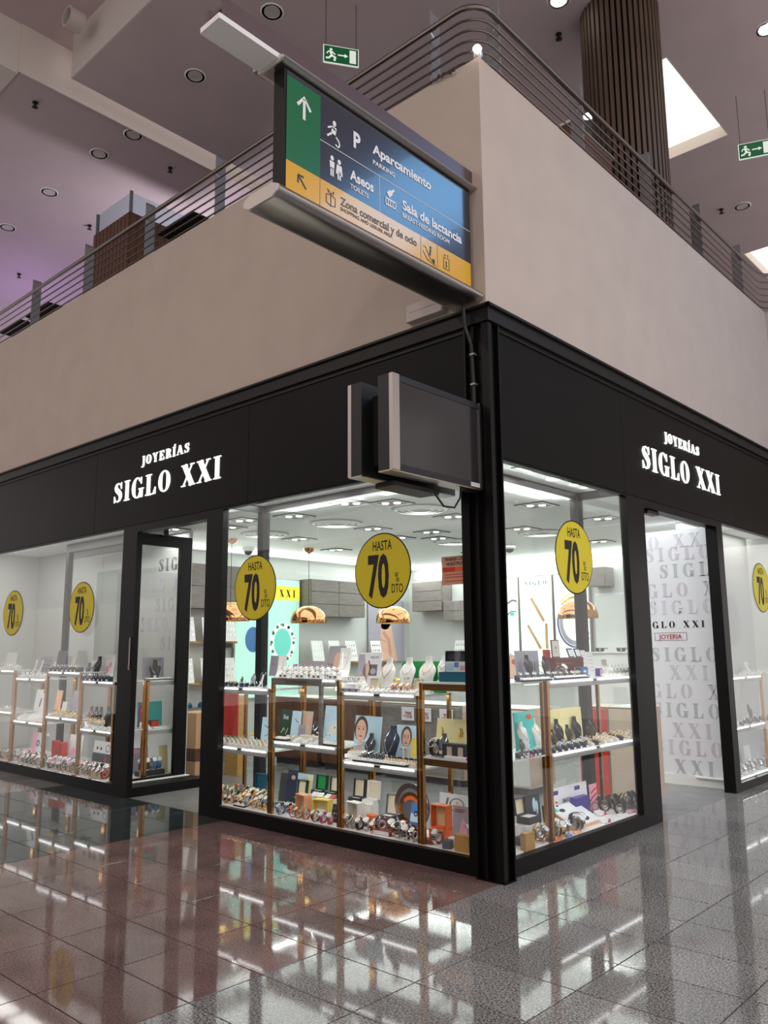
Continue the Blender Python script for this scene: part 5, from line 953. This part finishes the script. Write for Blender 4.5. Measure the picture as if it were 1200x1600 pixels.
put(board, 'L', 57, A2, .42, 'white advert card with a violet brush stroke on the second unit '+LW, None, w=.26, h=.33, col='white', art=[('purple', st([(.1, .55), (.15, .7), (.05, .4)], .03)), ('green', sh((.2, .88), (.4, .88), (.4, .95), (.2, .95)))])
for j in range(4):
    for i in range(7): put(tagcard, 'L', 33+i*5.6+j*1.2, A2, .13+.07*j, 'white earring card in the stepped rows on the second unit '+LW, 'earring cards on the second unit', 0, w=.09, h=.07+.03*j)
put(board, 'L', 88, B2, .40, 'peach leaning card on the third unit '+LW, None, w=.14, h=.25, col='peach'); put(board, 'L', 114, B2, .40, 'grey leaning card with small print on the third unit '+LW, None, w=.16, h=.26, col='lilac_grey'); put(board, 'L', 98, B2, .30, 'small white card between the peach and grey cards '+LW, None, w=.1, h=.14, col='white')
row(ring, 84, 122, 11, B2, .14, 'cream ring block on the middle shelf of the third unit '+LW, 'cream ring blocks on the third middle shelf', col='cream', band='gold', s=1.5)
for q, c_, lab in ((140, 'brown_red', 'brown bust'), (148, 'navy', 'navy arched bust'), (155, 'charcoal', 'charcoal bust with a gold bar'), (168, 'charcoal', 'charcoal bust with silver charms')): put(bust, 'L', q, A2, .36, lab+' on the middle shelf beside the glass leaf', None, -15, h=.19, col=c_, drop=.4)
put(block, 'L', 147, A2, .24, 'long white step of gold rings beside the glass leaf', None, w=.34, d=.07, h=.045); row(ring, 138, 158, 7, A2+.0454, .22, 'gold ring block on the long white step beside the glass leaf', 'gold ring blocks on the long white step', col='cream', band='gold', s=1.3)
row(tagcard, 136, 172, 9, A2, .12, 'white watch strap card at the front beside the glass leaf', 'white strap cards beside the glass leaf', w=.07, h=.06)
put(board, 'L', 57, ZB, .42, 'pink and grey advert board with watch prints on the second unit '+LW, None, w=.42, h=.30, col='poster_white', art=[('pink', sh((-.5, 0), (-.2, 0), (-.2, 1), (-.5, 1))), ('charcoal', many(rg(-.1, .6, .1, .12, .6), sh((.1, .5), (.2, .5), (.2, .85), (.1, .85)))), ('grey_edge', sh((.22, .4), (.5, .4), (.5, .9), (.22, .9)))])
put(deep_box, 'L', 86, ZB, .36, 'tall red open box on the third unit '+LW, None, -10, w=.12, h=.30, col='red', inner='brown_red'); put(deep_box, 'L', 97, ZB, .36, 'second red open box, nearer the pink board '+LW, None, -5, w=.12, h=.29, col='red', inner='lips')
put(board, 'L', 112, ZB, .42, 'white and pink advert board with red ribbons on the third unit '+LW, None, w=.3, h=.33, col='print_white', art=[('red', st([(.2, .4), (.3, .8), (.35, .4)], .02)), ('pink', ov(-.1, .4, .2, .2))])
put(block, 'L', 92, ZB, .24, 'pink box before the red boxes '+LW, None, w=.14, d=.08, h=.13, col='pink', name='gift_box', cat='box'); put(block, 'L', 113, ZB, .27, 'pale lilac box on the third unit '+LW, None, w=.17, d=.09, h=.16, col='lilac_grey', name='gift_box', cat='box'); put(block, 'L', 80, ZB, .2, 'small teal box by the copper post '+LW, None, w=.06, d=.05, h=.07, col='teal', name='gift_box', cat='box')
put(board, 'L', 155, ZB, .42, 'white shelf board with tiny device pictures beside the glass leaf', None, w=.40, h=.30, col='white', art=[('charcoal', many(*[ov(x, .75, .04, .05) for x in (-.3, -.1)], rg(.25, .78, .1, .13, .8))), ('grey_felt', sh((-.5, .3), (.5, .3), (.5, .6), (-.5, .6))), ('lips', ov(.2, .4, .06, .1, -.002))])
put(block, 'L', 155, ZB, .13, 'red and cream box at the front beside the glass leaf', None, 15, w=.18, d=.10, h=.085, col='red', front='cream', name='gift_box', cat='box')
for x0, x1, n, lab in ((3, 22, 8, 'far unit'), (32, 67, 16, 'second unit'), (78, 119, 18, 'third unit'), (127, 168, 18, 'unit beside the glass leaf')):
    for i in range(n): put(watch, 'L', x0+(x1-x0)*i/(n-1), ZB, .12+.065*(i % 3) if x0 > 5 else .15, 'small watch or bangle crowded at the bottom of the %s%s' % (lab, ' '+LW if 'glass' not in lab else ''), 'watches at the bottom of the '+lab, RN(-40, 40), strap=random.choice(['silver', 'silver', 'rose_gold', 'gold', 'charcoal']), case='silver', dial=random.choice(['white', 'white', 'black', 'pink', 'pale_blue']), s=1.6+.25*(i % 3))
# goods seen through the glass leaf (deeper part of the left display)
t = thing('display_unit', 'copper display unit behind the glass leaf of the entrance', 'display unit', (-5.40, 0, .108), math.pi/2, 'copper framed display units in the windows')
for u in (.50, .90): part(t, 'post', 'copper', lambda b: b.box(u, u+.03, .0, .03, 0, 1.15), ('pp', u))
for z in (1.128, .555): part(t, 'shelf', 'shelf_glass', lambda b: b.box(.5, .93, .0, .36, z-.014, z)), part(t, 'front_rail', 'grey_edge', lambda b: b.box(.53, .9, -.004, .004, z-.06, z-.014))
part(t, 'plinth', 'white', lambda b: b.box(.51, .93, .0, .36, 0, .012))
def put2(fn, y, z, lab, v=.2, turn=90, **k): return fn((-5.40-v, y, z+.0004), math.radians(turn), lab, None, **k)
put2(board, .76, 1.236, 'lilac advert board behind the black bust seen through the glass leaf', .3, w=.30, h=.27, col='lilac_grey', lean=3, words=[('SIGLO XXI', .15, .85, .02, 'ink', .9)])
put2(bust, .70, 1.236, 'black bust seen through the glass leaf of the entrance', .17, 60, h=.24, col='black', drop=.45); put2(tray, .7, 1.236, 'black tray below the black bust behind the glass leaf', .07, w=.36, d=.09, col='black', n=4)
put2(board, .75, .664, 'wide turquoise board seen through the glass leaf', .32, w=.34, h=.30, col='teal', lean=2); put2(board, .62, .664, 'slim pink picture card before the turquoise board', .27, w=.07, h=.27, col='magenta', lean=3, art=[('orange', ov(0, .75, .4, .15))])
put2(block, .70, .664, 'red and navy gift box before the turquoise board', .17, w=.11, d=.09, h=.09, col='dark_red', front='red', name='gift_box', cat='box'); put2(block, .76, .664, 'white slab under the red gift box side of the turquoise board', .07, w=.26, d=.07, h=.018, col='white'); put2(tagcard, .56, .664, 'large white bow card left of the red gift box', .1, w=.09, h=.14)
put2(board, .60, ZB, 'grey advert board with pink top at the bottom behind the glass leaf', .32, w=.30, h=.30, col='lilac_grey', lean=3, art=[('pink', sh((-.45, .8), (.1, .8), (.1, .95), (-.45, .95))), ('charcoal', sh((.15, .78), (.4, .78), (.4, .96), (.15, .96))), ('red', sh((.15, .1), (.48, .1), (.48, .7), (.15, .7)))])
put2(board, .86, ZB, 'pale yellow curved card at the end of the glass leaf display', .15, w=.12, h=.32, col='pale_yellow', lean=6); put2(block, .64, ZB, 'flat black box with a white strap watch picture behind the glass leaf', .1, w=.34, d=.12, h=.06, col='black', name='gift_box', cat='box')
for y in (.52, .60, .68, .76): put2(watch, y, ZB+.06, 'grey sports watch on the flat black box behind the glass leaf', .12, 80+RN(-20, 20), strap='charcoal' if y < .65 else 'blue', case='silver', s=2.0)['group'] = 'grey sports watches behind the glass leaf'
# ================================================================== stickers on the glass
def sticker(side, px, z, lab, r=.315, v=.022):
    u = along(px, z, v, side); t = thing('discount_sticker', lab, 'sticker', (u, v, z) if side == 'L' else (-v, u, z), 0 if side == 'L' else math.pi/2)
    part(t, 'disc', 'ink', lambda b: b.disc(0, 0, r, r, .002, .003, 40), ('skd', r)); part(t, 'face', 'yellow', lambda b: b.disc(0, 0, r*.965, r*.965, .0005, .0015, 40), ('skf', r))
    text(t, 'lettering', 'HASTA', 0, .17, .082, 'ink', -.0005, .62, 'CENTER', .02)
    text(t, 'lettering', '70', -.045, -.205, .345, 'ink', -.0005, .50, 'CENTER', .05)
    text(t, 'lettering', '%', .165, -.105, .085, 'ink', -.0005, .62, 'CENTER', .0); text(t, 'lettering', 'DTO', .165, -.19, .075, 'ink', -.0005, .58, 'CENTER', .01)
Y0 = 'yellow round 70 percent sticker '
sticker('L', 398, 2.185, Y0+'before the dark inner post of the large left window'); sticker('L', 597, 2.235, Y0+'beneath the two screens', .315)
sticker('L', 127, 2.13, Y0+'on the entrance window, nearest the glass leaf'); sticker('L', 20, 2.125, Y0+'at the far end of the entrance window')
sticker('R', 898, 2.35, Y0+'on the right window before its dark inner post'); sticker('R', 1190, 2.325, Y0+'on the far window right of the doorway')
t = thing('job_notice', 'salmon paper notice with red band taped inside the glass beside the black column', 'notice', (-.374, .022, 2.185))
part(t, 'paper', 'notice_orange', lambda b: b.box(-.13, .13, .001, .004, -.11, .11)); part(t, 'band', 'red', lambda b: b.box(-.115, .0, -.0002, .001, -.01, .025)); part(t, 'band', 'orange', lambda b: b.box(.0, .13, -.0002, .001, -.01, .025))
text(t, 'lettering', 'TRABAJA CON', .0, .075, .027, 'ink', -.0005, .82, 'CENTER', .03); text(t, 'lettering', 'NOSOTROS', .0, .038, .027, 'ink', -.0005, .82, 'CENTER', .03)
part(t, 'fine_print', 'red', lambda b: [b.box(-.1, .1, -.0002, .001, z, z+.006) for z in (-.035, -.055, -.085)])
# ================================================================== inside the shop
def pendant(x, y, lab):
    t = thing('pendant_lamp', lab, 'lamp', (x, y, 1.98))
    prof = [(.27, 0), (.272, .03), (.262, .09), (.235, .15), (.18, .205), (.10, .24), (.03, .252)]
    part(t, 'dome', 'copper_shiny', lambda b: b.lathe(prof, 32, None, False, False), ('dome',), True); part(t, 'inner_shade', 'gold_bright', lambda b: b.lathe([(r*.97, z+.002) for r, z in prof], 32, None, False, True), ('dome2',), True)
    part(t, 'bulb', 'lamp_lit', lambda b: b.lathe([(0, .08), (.04, .1), (.05, .14), (.03, .18), (0, .2)], 12), ('pblb',), True)
    part(t, 'cord', 'black', lambda b: b.cyl((0, 0, .25), (0, 0, 1.05), .004, 6), ('pcd',)); part(t, 'canopy', 'copper_shiny', lambda b: b.lathe([(0, 1.045), (.03, 1.05), (.075, 1.08), (.09, 1.12)], 20, None, False, True), ('pcn',), True)
pendant(-5.62, 1.86, 'copper dome pendant lamp behind the sticker of the large left window'); pendant(-5.67, 3.34, 'copper dome pendant lamp right of the yellow lit sign'); pendant(-4.93, 4.42, 'copper dome pendant lamp below the sticker under the screens'); pendant(-2.09, 4.97, 'copper dome pendant lamp behind the right window')
def lum(x, y):
    t = thing('ceiling_luminaire', 'square recessed spotlight in the white shop ceiling', 'ceiling light', (x, y, 3.1), group='square luminaires in the shop ceiling')
    part(t, 'frame', 'white', lambda b: (b.box(-.17, .17, -.17, -.14, -.012, 0), b.box(-.17, .17, .14, .17, -.012, 0), b.box(-.17, -.14, -.14, .14, -.012, 0), b.box(.14, .17, -.14, .14, -.012, 0)), ('lumf',))
    part(t, 'inset', 'grey_edge', lambda b: b.box(-.14, .14, -.14, .14, -.003, -.001), ('lumi',))
    part(t, 'edge', 'charcoal', lambda b: (b.box(-.176, .176, -.176, -.17, -.012, 0), b.box(-.176, .176, .17, .176, -.012, 0), b.box(-.176, -.17, -.17, .17, -.012, 0), b.box(.17, .176, -.17, .17, -.012, 0)), ('lume',))
    part(t, 'lens', 'panel_lit', lambda b: b.lathe([(0, -.016), (.036, -.014), (.04, -.003)], 14, None, False, False), ('luml',), True, (.05, .03, 0)); part(t, 'lens', 'panel_lit', lambda b: b.lathe([(0, -.016), (.036, -.014), (.04, -.003)], 14, None, False, False), ('luml',), True, (-.06, -.03, 0))
for x, y in ((-4.17, .95), (-3.52, 1.15), (-4.96, 2.51), (-5.5, 3.75), (-4.77, 1.16), (-2.48, 1.02), (-2.16, 1.3), (-3.57, 2.52), (-2.25, 2.48), (-3.23, 3.28), (-3.56, 3.84), (-3.91, 3.39), (-1.15, 2.5), (-1.08, 3.86), (-2.23, 3.89), (-2.14, 5.78), (-4.2, 5.6), (-5.4, .75)): lum(x, y)
for px, py in ((828, 731),): t = thing('window_downlight', 'square spotlight frame in the ceiling strip of the right window', 'ceiling light', (-.24, .88, 3.1)); part(t, 'frame', 'grey_edge', lambda b: b.box(-.08, .08, -.12, .12, -.01, 0)); part(t, 'lens', 'panel_lit', lambda b: b.box(-.05, .05, -.09, .09, -.014, -.01))
for y in (1.38, 1.75, 1.92):
    t = thing('window_downlight', {1.38: 'large round spotlight in the ceiling strip of the right window', 1.75: 'small round spotlight, first of two beside the large one', 1.92: 'small round spotlight, second of two beside the doorway post'}[y], 'ceiling light', (-.27, y, 3.1)); s_ = 1.6 if y < 1.5 else 1
    part(t, 'rim', 'white', lambda b: b.lathe([(.035*s_, -.02), (.05*s_, -.02), (.055*s_, 0)], 18, None, False, False)); part(t, 'lens', 'panel_lit', lambda b: b.lathe([(0, -.012), (.036*s_, -.012)], 14, None, False, False))
for x, y in ((-3.56, 1.86), (-4.9, 1.85), (-2.19, 1.81), (-3.6, 4.29), (-2.23, 4.38)):
    t = thing('ceiling_vent', 'round ringed air diffuser in the white shop ceiling', 'vent', (x, y, 3.1), group='round diffusers in the shop ceiling')
    for r in (.26, .19, .12): part(t, 'vent_ring', 'white', lambda b: b.lathe([(r, -.025), (r+.04, -.01), (r+.04, -.005), (r, -.02)], 24, None, False, False), ('vr', r), True)
    part(t, 'backing', 'grey_edge', lambda b: b.lathe([(.31, -.004), (0, -.004)], 24, None, False, False), ('vb',)); part(t, 'rim', 'grey_edge', lambda b: b.lathe([(.30, -.012), (.325, -.004), (.30, -.002)], 24, None, False, False), ('vrim',))
for x, y, lab in ((-6.2, 2.6, 'white dome camera on the shop ceiling below the first copper canopy'), (-3.3, 5.2, 'white dome camera on the shop ceiling behind the right window')):
    t = thing('dome_camera', lab, 'camera', (x, y, 3.1)); part(t, 'housing', 'white', lambda b: b.lathe([(.09, 0), (.09, -.04), (.07, -.06)], 18), smooth=True); part(t, 'dome', 'charcoal', lambda b: b.lathe([(.065, -.06), (.05, -.1), (.0, -.12)], 18), smooth=True)
def lightbox(nm, lab, loc, rz, w, h, m, parts):
    t = thing(nm, lab, 'light box', loc, rz); part(t, 'frame', 'alu', lambda b: b.box(-.02, w+.02, 0, .06, -.02, h+.02)); part(t, 'face', m, lambda b: b.box(0, w, -.006, 0, 0, h))
    for k_, (mm, f_) in enumerate(parts): part(t, 'print', mm, f_)
    return t
t = lightbox('light_box', 'tall mint lit panel with a yellow name band on the shop side wall', (-6.93, 2.95, .85), math.pi/2, 1.32, 1.88, 'mint_lit', [('yellow_lit', lambda b: b.box(0, 1.32, -.010, -.006, 1.55, 1.78)), ('lightbox_lit', lambda b: b.annulus(.96, .85, .27, .33, .19, .24, -.01, .004, 30)), ('bright_green', lambda b: [b.disc(.96+.235*math.cos(q), .85+.29*math.sin(q), .03, .03, -.012, .002, 8) for q in [i*.52 for i in range(12)]]), ('aqua_lit', lambda b: b.disc(.96, .85, .18, .23, -.008, .002, 28)), ('blue', lambda b: b.disc(.35, .9, .16, .2, -.009, .003, 24)), ('pink', lambda b: [b.disc(.96+.25*math.cos(q+.25), .85+.3*math.sin(q+.25), .024, .024, -.012, .002, 8) for q in [i*.75 for i in range(8)]])])
text(t, 'lettering', 'SIGLO', .52, 1.60, .12, 'ink', -.0115, .9, 'CENTER', .0, 1.3); serif(t, 'XXI', .88, 1.22, 1.60, .12, 'ink', -.0125, .002, .4)
t = lightbox('light_box', 'white lit panel with a big stroked monogram on the shop back wall', (-4.38, 7.12, 1.05), 0, .62, 1.74, 'lightbox_lit', [('wood_oak', lambda b: (b.stroke([(.22, 1.38), (.46, .98)], .05, -.01), b.stroke([(.14, .92), (.38, .52)], .05, -.01), b.stroke([(.5, .94), (.5, .52)], .05, -.01))), ('ink_grey', lambda b: b.box(.0, .62, -.01, -.006, .30, .31)), ('pale_yellow', lambda b: b.annulus(.25, .1, .2, .18, .17, .15, -.01, .003, 24, 0, 3.2))])
serif(t, 'SIGLO', .1, .54, 1.6, .075, 'ink_grey', -.0125, .002, .3)
t = lightbox('light_box', 'lit panel with half a face and a green eye left of the monogram panel', (-5.02, 7.12, 1.05), 0, .58, 1.74, 'lightbox_lit', [('skin', lambda b: b.poly([(.2, 0), (.58, 0), (.58, .35), (.4, .45), (.34, .3)], -.01)), ('teal', lambda b: b.disc(.47, 1.12, .05, .035, -.012)), ('hair', lambda b: (b.stroke([(.36, 1.1), (.45, 1.17), (.56, 1.16)], .02, -.012), b.stroke([(.32, 1.28), (.48, 1.36), (.57, 1.34)], .03, -.012))), ('lips', lambda b: b.disc(.5, .3, .08, .05, -.012))])
t = lightbox('light_box', 'lit panel with a large lilac gem ring right of the monogram panel', (-3.70, 7.12, 1.05), 0, .62, 1.74, 'lightbox_lit', [('purple', lambda b: b.annulus(.36, .95, .33, .42, .30, .39, -.01, .003, 30, 1.2, 5.6)), ('lilac_grey', lambda b: b.annulus(.36, .95, .29, .38, .22, .3, -.01, .003, 30, 1.0, 5.8)), ('sun_yellow', lambda b: (b.annulus(.36, 1.25, .24, .1, .2, .07, -.012, .003, 24, .2, 3), b.stroke([(.1, 1.3), (.3, 1.42), (.5, 1.4)], .02, -.012))), ('pale_yellow', lambda b: b.disc(.32, .16, .22, .08, -.011))])
t = thing('offer_poster', 'white poster with red lettered bands right of the gem ring panel', 'poster', (-2.75, 7.17, 1.5)); part(t, 'paper', 'poster_white', lambda b: b.box(-.24, .26, 0, .01, 0, .95))
for z, s_ in ((.40, 'DIAMANTES'), (.27, 'RELOJES'), (.15, 'JOYAS')): part(t, 'band', 'red', lambda b: b.box(-.2, .22 if z > .3 else .14, -.004, 0, z, z+.1)); text(t, 'lettering', s_, -.17, z+.02, .06, 'white', -.005, .75, 'LEFT', .02)
part(t, 'print', 'ink_grey', lambda b: [b.box(-.1, .2, -.003, 0, z, z+.03) for z in (.6, .7, .82)])
t = thing('woman_poster', 'tall soft poster of a woman touching her neck on the shop side wall', 'poster', (-6.96, 6.0, 1.35), math.pi/2)
part(t, 'paper', 'lilac_grey', lambda b: b.box(0, 1.0, 0, .01, 0, 1.15)); part(t, 'print', 'skin', lambda b: (b.disc(.45, .85, .2, .26, -.002), b.poly([(.3, 0), (.8, 0), (.62, .7), (.34, .7)], -.002))); part(t, 'print', 'skin_shade', lambda b: (b.stroke([(.6, .1), (.55, .4), (.4, .55)], .08, -.004), b.stroke([(.3, .42), (.5, .36)], .02, -.004))); part(t, 'print', 'lips', lambda b: b.disc(.45, .76, .05, .025, -.004)); part(t, 'print', 'hair', lambda b: (b.stroke([(.34, .92), (.42, .94)], .015, -.004), b.stroke([(.5, .94), (.58, .92)], .015, -.004)))
def cab(loc, rz, w, h, n, rows, lab, d=.32):
    t = thing('wall_cabinet', lab, 'cabinet', loc, rz); part(t, 'body', 'wood_grey', lambda b: b.box(0, w, .02, d, 0, h))
    for j in range(rows):
        for i in range(n): part(t, 'door', 'wood_grey', lambda b: b.bbox(w*i/n+.004, w*(i+1)/n-.004, 0, .02, h*j/rows+.004, h*(j+1)/rows-.004, .003))
cab((-6.68, 4.32, 2.14), math.pi/2, 1.3, .62, 2, 3, 'grey wood wall cabinets right of the mint lit panel'); cab((-6.68, 1.75, 2.2), math.pi/2, 1.1, .66, 2, 2, 'grey wood wall cabinets seen through the entrance doorway')
cab((-6.65, 6.88, 2.28), 0, .72, .55, 1, 3, 'grey wood wall cabinet high in the back corner of the shop'); cab((-5.9, 6.88, 2.08), 0, .6, .36, 1, 2, 'lower grey wood wall cabinet beside the half face panel'); cab((-2.95, 6.88, 2.55), 0, .3, .3, 1, 1, 'small grey cabinet high above the offer poster')
# wall display with tilted jewellery panels
def ledge(loc, rz, w, lab):
    t = thing('wall_shelf', lab, 'shelf', loc, rz); part(t, 'board', 'wood_oak', lambda b: b.box(0, w, 0, .2, -.03, 0)); part(t, 'bracket', 'alu', lambda b: b.box(.05, .07, .02, .2, -.1, -.03)); part(t, 'bracket', 'alu', lambda b: b.box(w-.07, w-.05, .02, .2, -.1, -.03))
ledge((-6.8, 4.35, 1.38), math.pi/2, 2.2, 'long oak wall shelf under tilted jewellery panels on the side wall'); ledge((-6.8, 1.7, 1.72), math.pi/2, 1.2, 'upper oak wall shelf near the entrance doorway'); ledge((-6.8, 1.7, 1.12), math.pi/2, 1.2, 'lower oak wall shelf near the entrance doorway'); ledge((-5.9, 7.0, 1.38), 0, .8, 'short oak wall shelf on the back wall beside the half face panel')
def panel(x, y, z, rz, lab, g, w=.26, h=.36):
    t = thing('earring_display', lab, 'jewellery display', (x, y, z), rz, g); M = Matrix.Rotation(math.radians(-12), 4, 'X')
    part(t, 'panel', 'white', lambda b: b.box(-w/2, w/2, 0, .012, 0, h, M), ('jp', w, h))
    for j in range(3): part(t, 'jewel', 'silver', lambda b: [b.disc(-w*.32+w*.21*i, h*(.25+.25*j), .012, .016, 0, .0) if False else b.box(-w*.32+w*.21*i-.008, -w*.32+w*.21*i+.008, -.006, -.002, h*(.22+.25*j), h*(.22+.25*j)+.03, M) for i in range(4)], ('jj', w, h, j))
for i, y in enumerate((4.55, 4.95, 5.35, 6.0)): panel(-6.72, y, 1.381, math.pi/2, 'white tilted jewellery panel on the long oak shelf', 'tilted panels on the long oak shelf')
for z, g in ((1.721, 'upper'), (1.121, 'lower')):
    for y in (1.95, 2.35, 2.7): panel(-6.72, y, z, math.pi/2, 'white tilted jewellery panel on the %s oak shelf near the doorway' % g, 'tilted panels on the %s oak shelf' % g)
for x in (-5.7, -5.35): panel(x, 7.06, 1.381, 0, 'white tilted jewellery panel on the short oak shelf', 'tilted panels on the short oak shelf')
# counters
def showcase(loc, rz, w, d, h, lab, front, top=True, hg=.26):
    t = thing('showcase_counter', lab, 'counter', loc, rz)
    part(t, 'body', 'wood_brown' if front == 'wood_brown' else 'beige', lambda b: b.box(0, w, 0, d, .08, h)); part(t, 'plinth', 'charcoal', lambda b: b.box(.03, w-.03, .03, d-.03, 0, .08))
    n = max(1, round(w/.7))
    for i in range(n): part(t, 'front_panel', front, lambda b: b.bbox(w*i/n+.006, w*(i+1)/n-.006, -.012, 0, .1, h-.02, .003))
    if top: part(t, 'glass_case', 'glass', lambda b: (b.box(0, w, 0, .006, h, h+hg), b.box(0, w, 0, d, h+hg, h+hg+.006), b.box(0, .006, .006, d, h, h+hg), b.box(w-.006, w, .006, d, h, h+hg))); part(t, 'case_floor', 'white', lambda b: b.box(.01, w-.01, .01, d-.01, h, h+.008))
    part(t, 'edge', 'copper', lambda b: b.box(0, w, -.004, 0, h-.012, h))
showcase((-5.9, 2.9, 0), 0, .9, .5, .92, 'brown wood glass showcase counter seen behind the entrance side of the large window', 'wood_brown'); showcase((-4.9, 2.9, 0), 0, 1.0, .5, .92, 'brown wood showcase counter behind the white ring blocks', 'wood_brown'); showcase((-3.8, 2.9, 0), 0, 1.3, .5, .92, 'long grey wood showcase counter in the middle of the shop', 'wood_grey'); showcase((-2.4, 2.9, 0), 0, .8, .5, .92, 'white showcase counter behind the corner unit', 'shop_wall')
showcase((-1.05, 3.0, 0), 0, .34, .45, .98, 'red fronted narrow showcase behind the right window', 'red', False); showcase((-.70, 3.0, 0), 0, .36, .45, .98, 'beige showcase with a glass case on top behind the right window', 'beige', True, .2)
t = thing('display_tower', 'white display tower with sunglasses beside the doorway panel', 'display tower', (-2.55, 6.6, 0)); part(t, 'body', 'white', lambda b: b.box(-.35, .35, 0, .4, 0, 1.5)); part(t, 'top', 'white_gloss', lambda b: b.box(-.38, .38, -.03, .43, 1.5, 1.52)); part(t, 'back_panel', 'shop_wall', lambda b: b.box(-.35, .35, .38, .4, 1.52, 2.4))
for x, lab in ((-.15, 'dark sunglasses at left on the white tower'), (.2, 'dark sunglasses at right on the white tower')):
    t = thing('sunglasses', lab, 'sunglasses', (-2.55+x, 6.7, 1.521)); part(t, 'lenses', 'black', lambda b: (b.disc(-.04, .03, .034, .028, 0, .006, 14), b.disc(.04, .03, .034, .028, 0, .006, 14))); part(t, 'frame', 'black', lambda b: (b.box(-.075, .075, -.001, .007, .05, .058), b.box(-.076, -.072, .007, .12, .045, .055), b.box(.072, .076, .007, .12, .045, .055), b.box(-.03, .03, 0, .006, 0, .01)))
for i, (x, lab) in enumerate(((-4.6, 'first orange gift bag on the brown counter'), (-4.35, 'second orange gift bag on the brown counter'), (-4.1, 'third orange gift bag, at the end of the brown counter'))):
    t = thing('gift_bag', lab, 'bag', (x, 3.55, .9)); t.location.z = 0; t.location.y = 3.75
    part(t, 'stand', 'wood_brown', lambda b: b.box(-.11, .11, -.08, .08, 0, .95)); part(t, 'bag', 'sun_yellow', lambda b: b.loft([[(-.1, -.05, .95), (.1, -.05, .95), (.1, .05, .95), (-.1, .05, .95)], [(-.09, -.04, 1.19), (.09, -.04, 1.19), (.09, .04, 1.19), (-.09, .04, 1.19)]])); part(t, 'handle', 'gold', lambda b: b.tube([(-.04, -.042, 1.19), (-.03, -.044, 1.25), (.03, -.044, 1.25), (.04, -.042, 1.19)], .004, 5))
def sale(x, y, z, lab):
    t = thing('discount_card', lab, 'card', (x, y, z)); part(t, 'card', 'poster_white', lambda b: b.box(-.1, .1, 0, .006, 0, .16)); text(t, 'lettering', '-70%', 0, .03, .08, 'ink_red', -.002, .6, 'CENTER', .02); part(t, 'hook', 'alu', lambda b: b.box(-.01, .01, .006, .028, .13, .14))
for x, lab in ((-3.32, 'white seventy percent card, first on the front of the grey counter'), (-3.05, 'white seventy percent card, second on the front of the grey counter'), (-2.72, 'white seventy percent card, last on the front of the grey counter')): sale(x, 2.86, .72, lab)
# cartons by the doorway
t = thing('carton', 'tall beige carton with a brown band inside the entrance doorway', 'carton', (-5.95, 1.62, 0), .1); part(t, 'body', 'cardboard', lambda b: b.box(-.2, .2, -.2, .2, 0, .78)); part(t, 'band', 'wood_brown', lambda b: b.box(-.204, .204, -.204, .204, .17, .33)); part(t, 'tape', 'beige', lambda b: b.box(-.03, .03, -.206, .206, .34, .781))
t = thing('red_panel', 'bright red folded banner beside the beige carton in the doorway', 'banner', (-5.42, 1.75, 0), .1); part(t, 'cloth', 'red', lambda b: b.loft([[(-.12+.08*i, .02*(i % 2), .5), (-.12+.08*i, .02*(i % 2)+.01, .5), (-.12+.08*i, .02*(i % 2)+.01, 1.05), (-.12+.08*i, .02*(i % 2), 1.05)] for i in range(4)])); part(t, 'stand', 'wood_oak', lambda b: b.box(-.12, .12, .03, .2, 0, 1.0))
t = thing('accessory_case', 'glass case with dark sunglasses above the beige carton', 'showcase', (-6.45, 2.2, 0), math.pi/2); part(t, 'body', 'wood_grey', lambda b: b.box(-.5, .5, -.0, .3, 0, .78)); part(t, 'glass_case', 'glass', lambda b: (b.box(-.5, .5, 0, .006, .78, 1.02), b.box(-.5, .5, 0, .3, 1.02, 1.026))); part(t, 'sunglasses', 'petrol', lambda b: [b.bbox(x, x+.16, .1, .16, .781, .86, .03) for x in (-.4, -.15, .1)])
